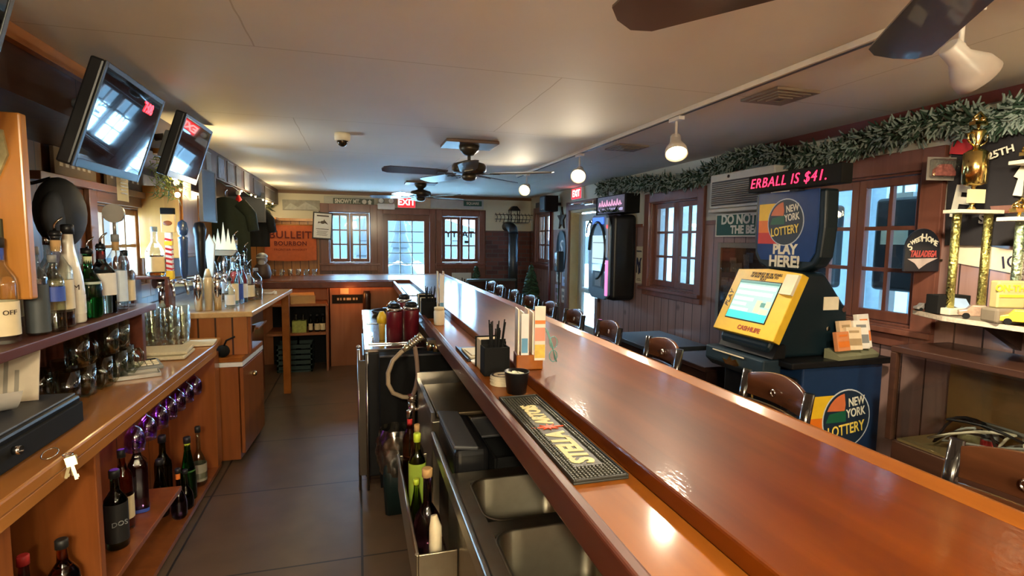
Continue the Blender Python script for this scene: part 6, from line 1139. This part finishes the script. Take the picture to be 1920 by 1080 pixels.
mc = thing('model_car_box', 'boxed model car with blue and white wrapper at the left of the shelf', 'model car', (2.58, 1.77, 1.311), -.25); part('box', B().box(-.075, -.035, 0, .075, .035, .085), blackm, mc, .003); part('wrapper', B().prism([(-.04, .03), (-.01, .075), (.05, .07), (.07, .04), (.05, .02), (.0, .035)], 'y', -.0375, -.0355), mat('wrap_blue', (.35, .5, .75), rough=.15), mc); part('car', B().box(-.03, -.041, .012, .04, -.038, .028), mat('car_tan', (.4, .3, .2)), mc)
def car(label, loc, c, rz, s=1):
    o = thing('model_car', label, 'model car', loc, rz); part('body', B().prism([(-.05*s, .01*s), (-.05*s, .025*s), (-.03*s, .03*s), (-.018*s, .045*s), (.018*s, .045*s), (.032*s, .03*s), (.05*s, .026*s), (.05*s, .01*s)], 'y', -.02*s, .02*s), c, o, .003)
    for sx_ in (-.03*s, .03*s): part('wheel', B().cyl((sx_, -.022*s, .01*s), (sx_, .022*s, .01*s), .01*s, n=12), blackm, o)
    return o
car('brown and cream model race car at the shelf edge', (2.51, 1.60, 1.311), mat('car_brown', (.3, .2, .14), var=.5, nscale=80, rough=.3), -.9, 1.3); car('small silver model car beside the boxed car', (2.56, 1.86, 1.311), mat('car_silver', (.3, .28, .26), rough=.3, metal=.4), -.3, .8); car('yellow striped model car at the right edge of the shelf', (2.50, 1.44, 1.311), yellow, -1.0, 1.3)
bt_ = thing('blister_pack', 'clear plastic pack with a red and white toy car hanging by the window casing', 'toy package', (2.70, 1.93, 1.93), -.2); part('card', B().box(-.075, 0, 0, .075, .004, .11), mat('pack_gray', (.3, .27, .23)), bt_); part('toy', B().prism([(-.05, .02), (-.05, .05), (-.02, .075), (.03, .075), (.055, .04), (.055, .02)], 'y', -.022, -.001), mat('toy_red', (.5, .15, .12), var=.8, nscale=60), bt_, .003); part('bubble', B().box(-.07, -.03, .01, .07, -.001, .10), case_glass, bt_, .01)
# racing jersey and pennants behind
jy = thing('racing_banner', 'black cloth banner with huge cream letters and a red corner behind the trophies', 'banner', (XR-.006, 1.60, 1.62)); part('cloth', B().grid(lambda u, v: (-.02-.012*math.sin(u*11+v*3), .34-.75*u, .50*v), 20, 10), mat('banner_black', (.012, .01, .012), rough=.8), jy); part('corner', B().box(-.045, .24, .43, -.036, .33, .50, rot=(.2, 0, 0)), red, jy)
text('F', .2, (-.045, .27, .20), (PI/2, .15, -PI/2), creaml, jy, bold=.008, sx=.8); text('S', .06, (-.045, .17, .12), '-x', creaml, jy, bold=.002); text('H', .22, (-.045, -.02, .28), (PI/2, .2, -PI/2), creaml, jy, bold=.008, sx=.9); text('MAY 25TH', .045, (-.045, .17, .40), (PI/2, -.25, -PI/2), creaml, jy, bold=.001, align='CENTER')
pc = thing('sticker_sheet', 'row of cream stickers and pennant below the black banner', 'stickers', (XR-.006, 1.66, 1.50)); part('sheet', B().box(-.006, -.26, 0, 0, .25, .1, rot=(.15, 0, 0)), cream, pc); text('ICY', .08, (-.008, -.02, .05), (PI/2, -.15, -PI/2), mat('ny_ink', (0, 0, 0)), pc)
mg = solo('magazine_cover', B().box(-.003, -.09, 0, 0, .09, .13, rot=(.5, 0, 0)), cream, 'cream card tilted over the black banner at the right', 'card', (XR-.05, 1.55, 1.87))
# display case under shelf
dc = thing('display_case', 'dark wooden display case with glass top filled with trinkets at the right edge', 'display case', (0, 0, 0)); part('cabinet', B().box(2.42, .6, 0, XR-.001, 1.86, .70), dkwood, dc, .006); part('top_rail', B().box(2.40, .6, 1.12, XR-.035, 1.88, 1.15).box(2.40, .6, .701, 2.43, .63, 1.12).box(2.40, 1.85, .701, 2.43, 1.88, 1.12), dkwood, dc, .004); part('floor_panel', B().box(2.43, .64, .701, XR-.03, 1.84, .712), mat('case_felt', (.16, .11, .04), rough=.7), dc); part('back', B().box(XR-.034, .6, .701, XR-.004, 1.86, 1.12), mat('case_back', (.3, .17, .06), rough=.5), dc)
part('glass', B().box(2.41, .64, .72, 2.413, 1.84, 1.11), case_glass, dc)
junk = [('sheet_metal_toy', 'grey-green metal toy piece in the display case, upper right', (2.60, 1.30, .80), mat('junk_teal', (.2, .28, .22), rough=.5), (.07, .05, .05)), ('red_toy_block', 'small red toy piece among the wires in the display case', (2.52, 1.48, .76), mat('junk_red', (.5, .06, .03)), (.05, .03, .03)), ('white_cup', 'pale plastic piece in the display case beside the wires', (2.66, 1.45, .80), mat('junk_white', (.5, .48, .4)), (.05, .05, .06)), ('olive_box', 'olive box at the back of the display case', (2.68, 1.66, .79), mat('junk_olive', (.2, .18, .08)), (.06, .07, .07))]
for nm, l, p, m_, d_ in junk:
    q = thing(nm, l, 'toy', (p[0], p[1], .713)); part('body', B().box(-d_[0], -d_[1], 0, d_[0], d_[1], d_[2], rot=(0, 0, .5)), m_, q, .01); part('detail', B().cyl((0, 0, d_[2]), (0, 0, d_[2]+.02), d_[0]*.4), chrome, q)
for k, (nm, l, p, kind, m_) in enumerate((('cord_reel', 'round black toy wheel with spokes in the display case', (2.50, 1.36), 'w', black), ('tin_can', 'small grey tin standing in the display case', (2.62, 1.58), 'c', gray), ('folded_cloth', 'grey-green folded cloth at the near end of the display case', (2.58, 1.18), 'b', mat('junk_teal', (0, 0, 0))), ('glass_ashtray', 'round glass ashtray in the display case near the wires', (2.53, 1.62), 'a', g_clear), ('toy_truck', 'small orange and black toy truck in the display case', (2.68, 1.30), 't', orange), ('cord_reel', 'white reel of cord in the display case', (2.66, 1.40), 'w', white))):
    q = thing(nm, l, 'trinket', (p[0], p[1], .7125), .4*k)
    if kind == 'w': part('rim', B().lathe([(.05, 0), (.055, .01), (.055, .03), (.05, .04), (.035, .04), (.035, 0)], n=20, caps=(0, 0)), m_, q); part('hub', B().cyl((0, 0, 0), (0, 0, .045), .014).box(-.05, -.005, .015, .05, .005, .025).box(-.005, -.05, .015, .005, .05, .025), chrome, q)
    elif kind == 'c': part('body', B().lathe([(.028, 0), (.03, .003), (.03, .09), (.028, .093)], n=18), m_, q); part('label', B().lathe([(.0308, .02), (.0308, .07)], n=18, caps=(0, 0)), redlab, q)
    elif kind == 'b':
        for j in range(3): part('fold', B().box(-.07+.008*j, -.05, .015*j, .07, .05, .015*j+.013), m_, q, .005)
    elif kind == 'a': part('bowl', B().lathe([(.045, 0), (.05, .03), (.042, .03), (.036, .008), (.001, .006)], n=20, caps=(1, 0)), m_, q)
    else: part('chassis', B().box(-.06, -.025, .012, .06, .025, .03), black, q, .003); part('cab', B().prism([(.02, .03), (.02, .065), (.045, .065), (.06, .03)], 'y', -.023, .023), m_, q, .003); part('bed', B().box(-.06, -.024, .03, .01, .024, .055), m_, q, .003); part('wheel', B().cyl((.04, -.028, .013), (.04, .028, .013), .013), blackm, q); part('wheel', B().cyl((-.04, -.028, .013), (-.04, .028, .013), .013), blackm, q)
q = thing('tangled_cable', 'tangle of cream and black cables in the display case', 'cables', (2.56, 1.50, .72)); random.seed(77)
for nm, m_ in (('cable', cream), ('cable', black), ('cable', mat('cable_gray', (.35, .36, .32)))):
    P = [Vector((random.uniform(-.1, .13), random.uniform(-.3, .25), random.uniform(.01, .14))) for _ in range(9)]; S_ = []
    for i in range(len(P)-1):
        for t in range(4): S_.append(P[i].lerp(P[i+1], t/4)+Vector((0, 0, .02*math.sin(t*PI/4))))
    part(nm, B().tube(S_, .006, 6), m_, q)
# side tables
for k, (y0, y1, x0, l) in enumerate(((3.70, 4.45, 2.22, 'dark side table under the right-hand windows, farther one'), (3.05, 3.55, 2.25, 'dark trunk-like side table behind the lottery machine'))):
    q = thing('side_table', l, 'table', (0, 0, 0)); m_ = [mat('table_slate', (.05, .06, .07), rough=.3), dkwood][k]; part('top', B().box(x0, y0, .74, XR-.04, y1, .775), m_, q, .004); part('body', B().box(x0+.04, y0+.03, .12, XR-.05, y1-.03, .739), dkwood, q, .004)
    for sx_ in (x0+.05, XR-.1):
        for sy_ in (y0+.05, y1-.09): part('leg', B().box(sx_, sy_, 0, sx_+.04, sy_+.04, .12), dkwood, q)
# ---------------------------------------------------------------- bar chairs
ch = thing('bar_chair', 'x', 'chair', (0, 0, 0), group='wooden bar chairs along the outer side of the bar')
part('seat', B().prism(rrect(-.20, -.205, .19, .205, .05), 'z', .72, .76), chairw, ch, .008)
def bow(y): return .215 + .035*(1-(y/.2)**2)
def slat(z0, z1, arch=0, holes=None):
    b = B(); n = 14; A = []
    rings = []
    for i in range(n+1):
        y = -.185+.37*i/n; x = bow(y); zt = z1+arch*(1-(y/.185)**2)
        rings.append([b.b.verts.new(v) for v in ((x, y, z0), (x+.018, y, z0), (x+.022, y, zt), (x+.004, y, zt))])
    b.loft(rings); return b
part('top_slat', slat(.955, 1.045, .035), chairw, ch, .003); part('middle_slat', slat(.90, .935), chairw, ch, .003); part('lower_slat', slat(.84, .875), chairw, ch, .003)
part('splat', slat(.877, .898).xf(Matrix.Scale(.35, 4, (0, 1, 0))), chairw, ch)
for s_ in (-1, 1):
    part('back_post', B().loft([B.ring, None][1:]) if False else B().tube([(.17, s_*.185, .0), (.185, s_*.19, .40), (.18, s_*.19, .74), (.215, s_*.195, .92), (.235, s_*.195, 1.06)], [.018, .02, .022, .02, .019], 10), mat('chair_post', (.012, .010, .010), rough=.18, coat=.8), ch)
    part('front_leg', B().tube([(-.20, s_*.19, 0), (-.17, s_*.17, .72)], [.015, .02], 8), chairw, ch)
part('footrest', B().tube([(-.19, -.18, .28), (-.19, .18, .28)], .012).tube([(.18, -.185, .32), (.18, .185, .32)], .012), chairw, ch)
for s_ in (-1, 1): part('side_stretcher', B().tube([(-.185, s_*.178, .34), (.182, s_*.187, .34)], .011), chairw, ch)
part('hole_trim', B().lathe([(.014, -.004), (.018, 0), (.014, .004)], c=(.238, .02, 1.0), t=(1, 0, 0), n=16, caps=(0, 0)), chrome, ch)
clabs = ['nearest bar chair, at the right edge of the photo before the display case', 'second bar chair from the camera, in front of the lottery machine', 'third bar chair from the camera, before the dark side table', 'fourth bar chair from the camera, under the middle window', 'fifth bar chair from the camera, below the jukebox', 'sixth bar chair from the camera, in front of the entrance door', 'seventh bar chair from the camera', 'eighth bar chair from the camera', 'ninth bar chair from the camera', 'farthest bar chair, at the corner of the bar']
for k, (y, rz) in enumerate(((.90, -.05), (1.79, -.12), (2.63, -.12), (3.30, -.1), (3.90, -.05), (4.47, -.1), (5.02, 0), (5.6, -.08), (6.2, 0), (6.8, .05))):
    if k == 0: ch.location = (1.42, y, 0); ch.rotation_euler = (0, 0, rz); ch['label'] = clabs[0]
    else: copy_tree(ch, loc=(1.41 if k < 9 else 1.46, y, 0), rz=rz, label=clabs[k])
# ---------------------------------------------------------------- ceiling
bladew = mat('fan_blade', (.05, .038, .03), rough=.3, coat=.4, var=.3, nscale=6); fanm = mat('fan_bronze', (.07, .055, .035), rough=.35, metal=.6)
def fan(label, x, y, zb=2.10, a0=-30, R=.63, plate=True):
    o = thing('ceiling_fan', label, 'ceiling fan', (x, y, ZC)); 
    if plate: part('ceiling_plate', B().box(-.19, -.15, -.022, .19, .15, -.001), mat('plate_brown', (.10, .05, .03), rough=.4), o, .003)
    t = -.022; part('canopy', B().lathe([(.075, t), (.07, t-.03), (.035, t-.065), (.016, t-.07)], n=20), fanm, o); part('downrod', B().cyl((0, 0, t-.065), (0, 0, zb-ZC+.085), .012), fanm, o)
    z = zb-ZC; part('motor', B().lathe([(.03, z+.09), (.06, z+.08), (.115, z+.065), (.125, z+.05), (.125, z+.015), (.11, z), (.05, z-.01)], n=28), fanm, o); part('switch_housing', B().lathe([(.05, z-.01), (.055, z-.03), (.045, z-.05), (.015, z-.06)], n=20), fanm, o)
    for k in range(5):
        a = math.radians(a0+72*k); Mx = Matrix.Rotation(a, 4, 'Z') @ Matrix.Translation((0, 0, z-.005)) @ Matrix.Rotation(.2, 4, 'X')
        bl = part('blade', B().prism([(.17, -.045), (.25, -.062), (R-.05, -.068), (R-.01, -.045), (R, 0), (R-.01, .045), (R-.05, .068), (.25, .062), (.17, .045)], 'z', -.003, .003).xf(Mx), bladew, o)
        part('blade_iron', B().box(.10, -.012, -.009, .22, .012, -.004).box(.19, -.03, -.009, .24, .03, -.004).xf(Mx), fanm, bl)
    return o
fan('bronze five-bladed ceiling fan on a square plate in the middle of the room', .79, 3.9, 2.105)
fan('farther dark ceiling fan in front of the EXIT sign', .76, 6.75, 2.145, a0=20)
fan('nearest ceiling fan, only its blades at the top of the photo', .93, .55, 2.10, a0=-18, R=.66)
tk = thing('track_rail', 'long white lighting track running along the ceiling over the bar chairs', 'lighting track', (0, 0, 0)); trm = mat('track_white', (.62, .56, .45), rough=.4); part('rail', B().box(1.65, -2.0, 2.295, 1.69, 5.6, ZC-.001), trm, tk, .003); part('slot', B().box(1.662, -2.0, 2.293, 1.678, 5.6, 2.2945), dkgray, tk)
hw = mat('lamp_white', (.66, .62, .56), rough=.35); lampg = glow('lamp_warm', (1, .80, .42), 9)
def head(label, y, aim, on=1, power=14):
    o = thing('track_light', label, 'track light', (1.67, y, 2.292), group='spot heads on the ceiling track'); part('adapter', B().box(-.018, -.05, -.02, .018, .05, 0), hw, o, .003); part('stem', B().cyl((0, 0, -.02), (0, 0, -.10), .007), hw, o)
    t = -Vector(aim).normalized(); c = Vector((0, 0, -.135)); part('knuckle', B().sphere((0, 0, -.105), .014, 10), hw, o)
    part('shade', B().lathe([(.024, .05), (.028, .045), (.030, .0), (.040, -.02), (.056, -.05), (.060, -.085), (.057, -.085), (.052, -.05), (.036, -.02), (.026, 0)], c=tuple(c), t=tuple(t), n=24, caps=(1, 0)), hw, o)
    part('bulb', B().lathe([(.02, -.015), (.038, -.035), (.048, -.055), (.049, -.072), (.03, -.082), (.001, -.085)], c=tuple(c), t=tuple(t), n=20, caps=(0, 1)), lampg, o)
    p = Vector((1.67, y, 2.292)) + c + Vector(aim).normalized()*.13
    l = light('track_bulb', 'SPOT', p, power*6, (1, .84, .60), shadow_soft_size=.05, spot_size=2.2, spot_blend=.9); l.rotation_euler = Vector(aim).to_track_quat('-Z', 'Y').to_euler()
    return o
head('track light head nearest the camera, aimed at the trophy corner', 1.17, (.78, -.12, -.6), power=24)
head('second track light head, glowing, above the large double window', 2.60, (-.25, -.5, -.75), power=9)
head('third track light head, brightest warm bulb beyond the second', 3.92, (-.4, -.7, -.5), power=9)
head('farthest track light head, small glowing bulb beside the fan blades', 5.28, (-.5, -.7, -.4), power=8)
for y in (-.3, -1.6): head('track light head behind the camera' + (' nearer' if y > -1 else ' farther'), y, (-.8, .35, -.5), power=7)  # unseen heads added to the track for warm fill on the near end
# dome lamps added out of view behind the camera as warm fill
for k, (x, y) in enumerate(((-.2, -1.0), (.5, -2.0))):
    q = thing('fill_dome_lamp', ['flush dome ceiling lamp over the near end of the bar aisle', 'flush dome ceiling lamp near the back wall'][k], 'ceiling lamp', (x, y, ZC-.001)); part('base', B().lathe([(.16, 0), (.16, -.02), (.15, -.025)], n=24), hw, q); part('dome', B().lathe([(.15, -.025), (.14, -.06), (.09, -.09), (.001, -.1)], n=24), glow('fill_dome_glow', (1, .82, .55), 6), q)
    light('fill_dome_bulb', 'POINT', (x, y, 2.05), 165, (1, .87, .60), shadow_soft_size=.12)
def vent(label, x, y, s):
    o = thing('ceiling_vent', label, 'vent', (x, y, ZC-.001), group='square ceiling vents'); vm = mat('vent_brown', (.22, .17, .12), rough=.5)
    for k in range(4): r_ = s*(1-k*.22); part('louvre_ring', B().box(-r_, -r_, -.012-.004*k, r_, -r_+.02, -.0).box(-r_, r_-.02, -.012-.004*k, r_, r_, 0).box(-r_, -r_+.02, -.012-.004*k, -r_+.02, r_-.02, 0).box(r_-.02, -r_+.02, -.012-.004*k, r_, r_-.02, 0), vm, o)
    part('core', B().box(-s*.3, -s*.3, -.02, s*.3, s*.3, -.001), dkgray, o); return o
vent('square ceiling vent between the track and the large double window', 1.93, 2.15, .12); vent('second, farther ceiling vent beyond the glowing track light', 1.93, 3.65, .12)
vo_ = thing('dome_camera', 'small cream dome camera on the ceiling left of the fans', 'dome camera', (-.09, 3.83, ZC-.001)); part('base', B().lathe([(.05, 0), (.052, -.02), (.05, -.045), (.04, -.05)], n=20), cream, vo_); part('dome', B().sphere((0, 0, -.05), .037, 14), mat('dome_dark', (.02, .015, .01), rough=.1), vo_)
for k in range(3): random.seed(k)
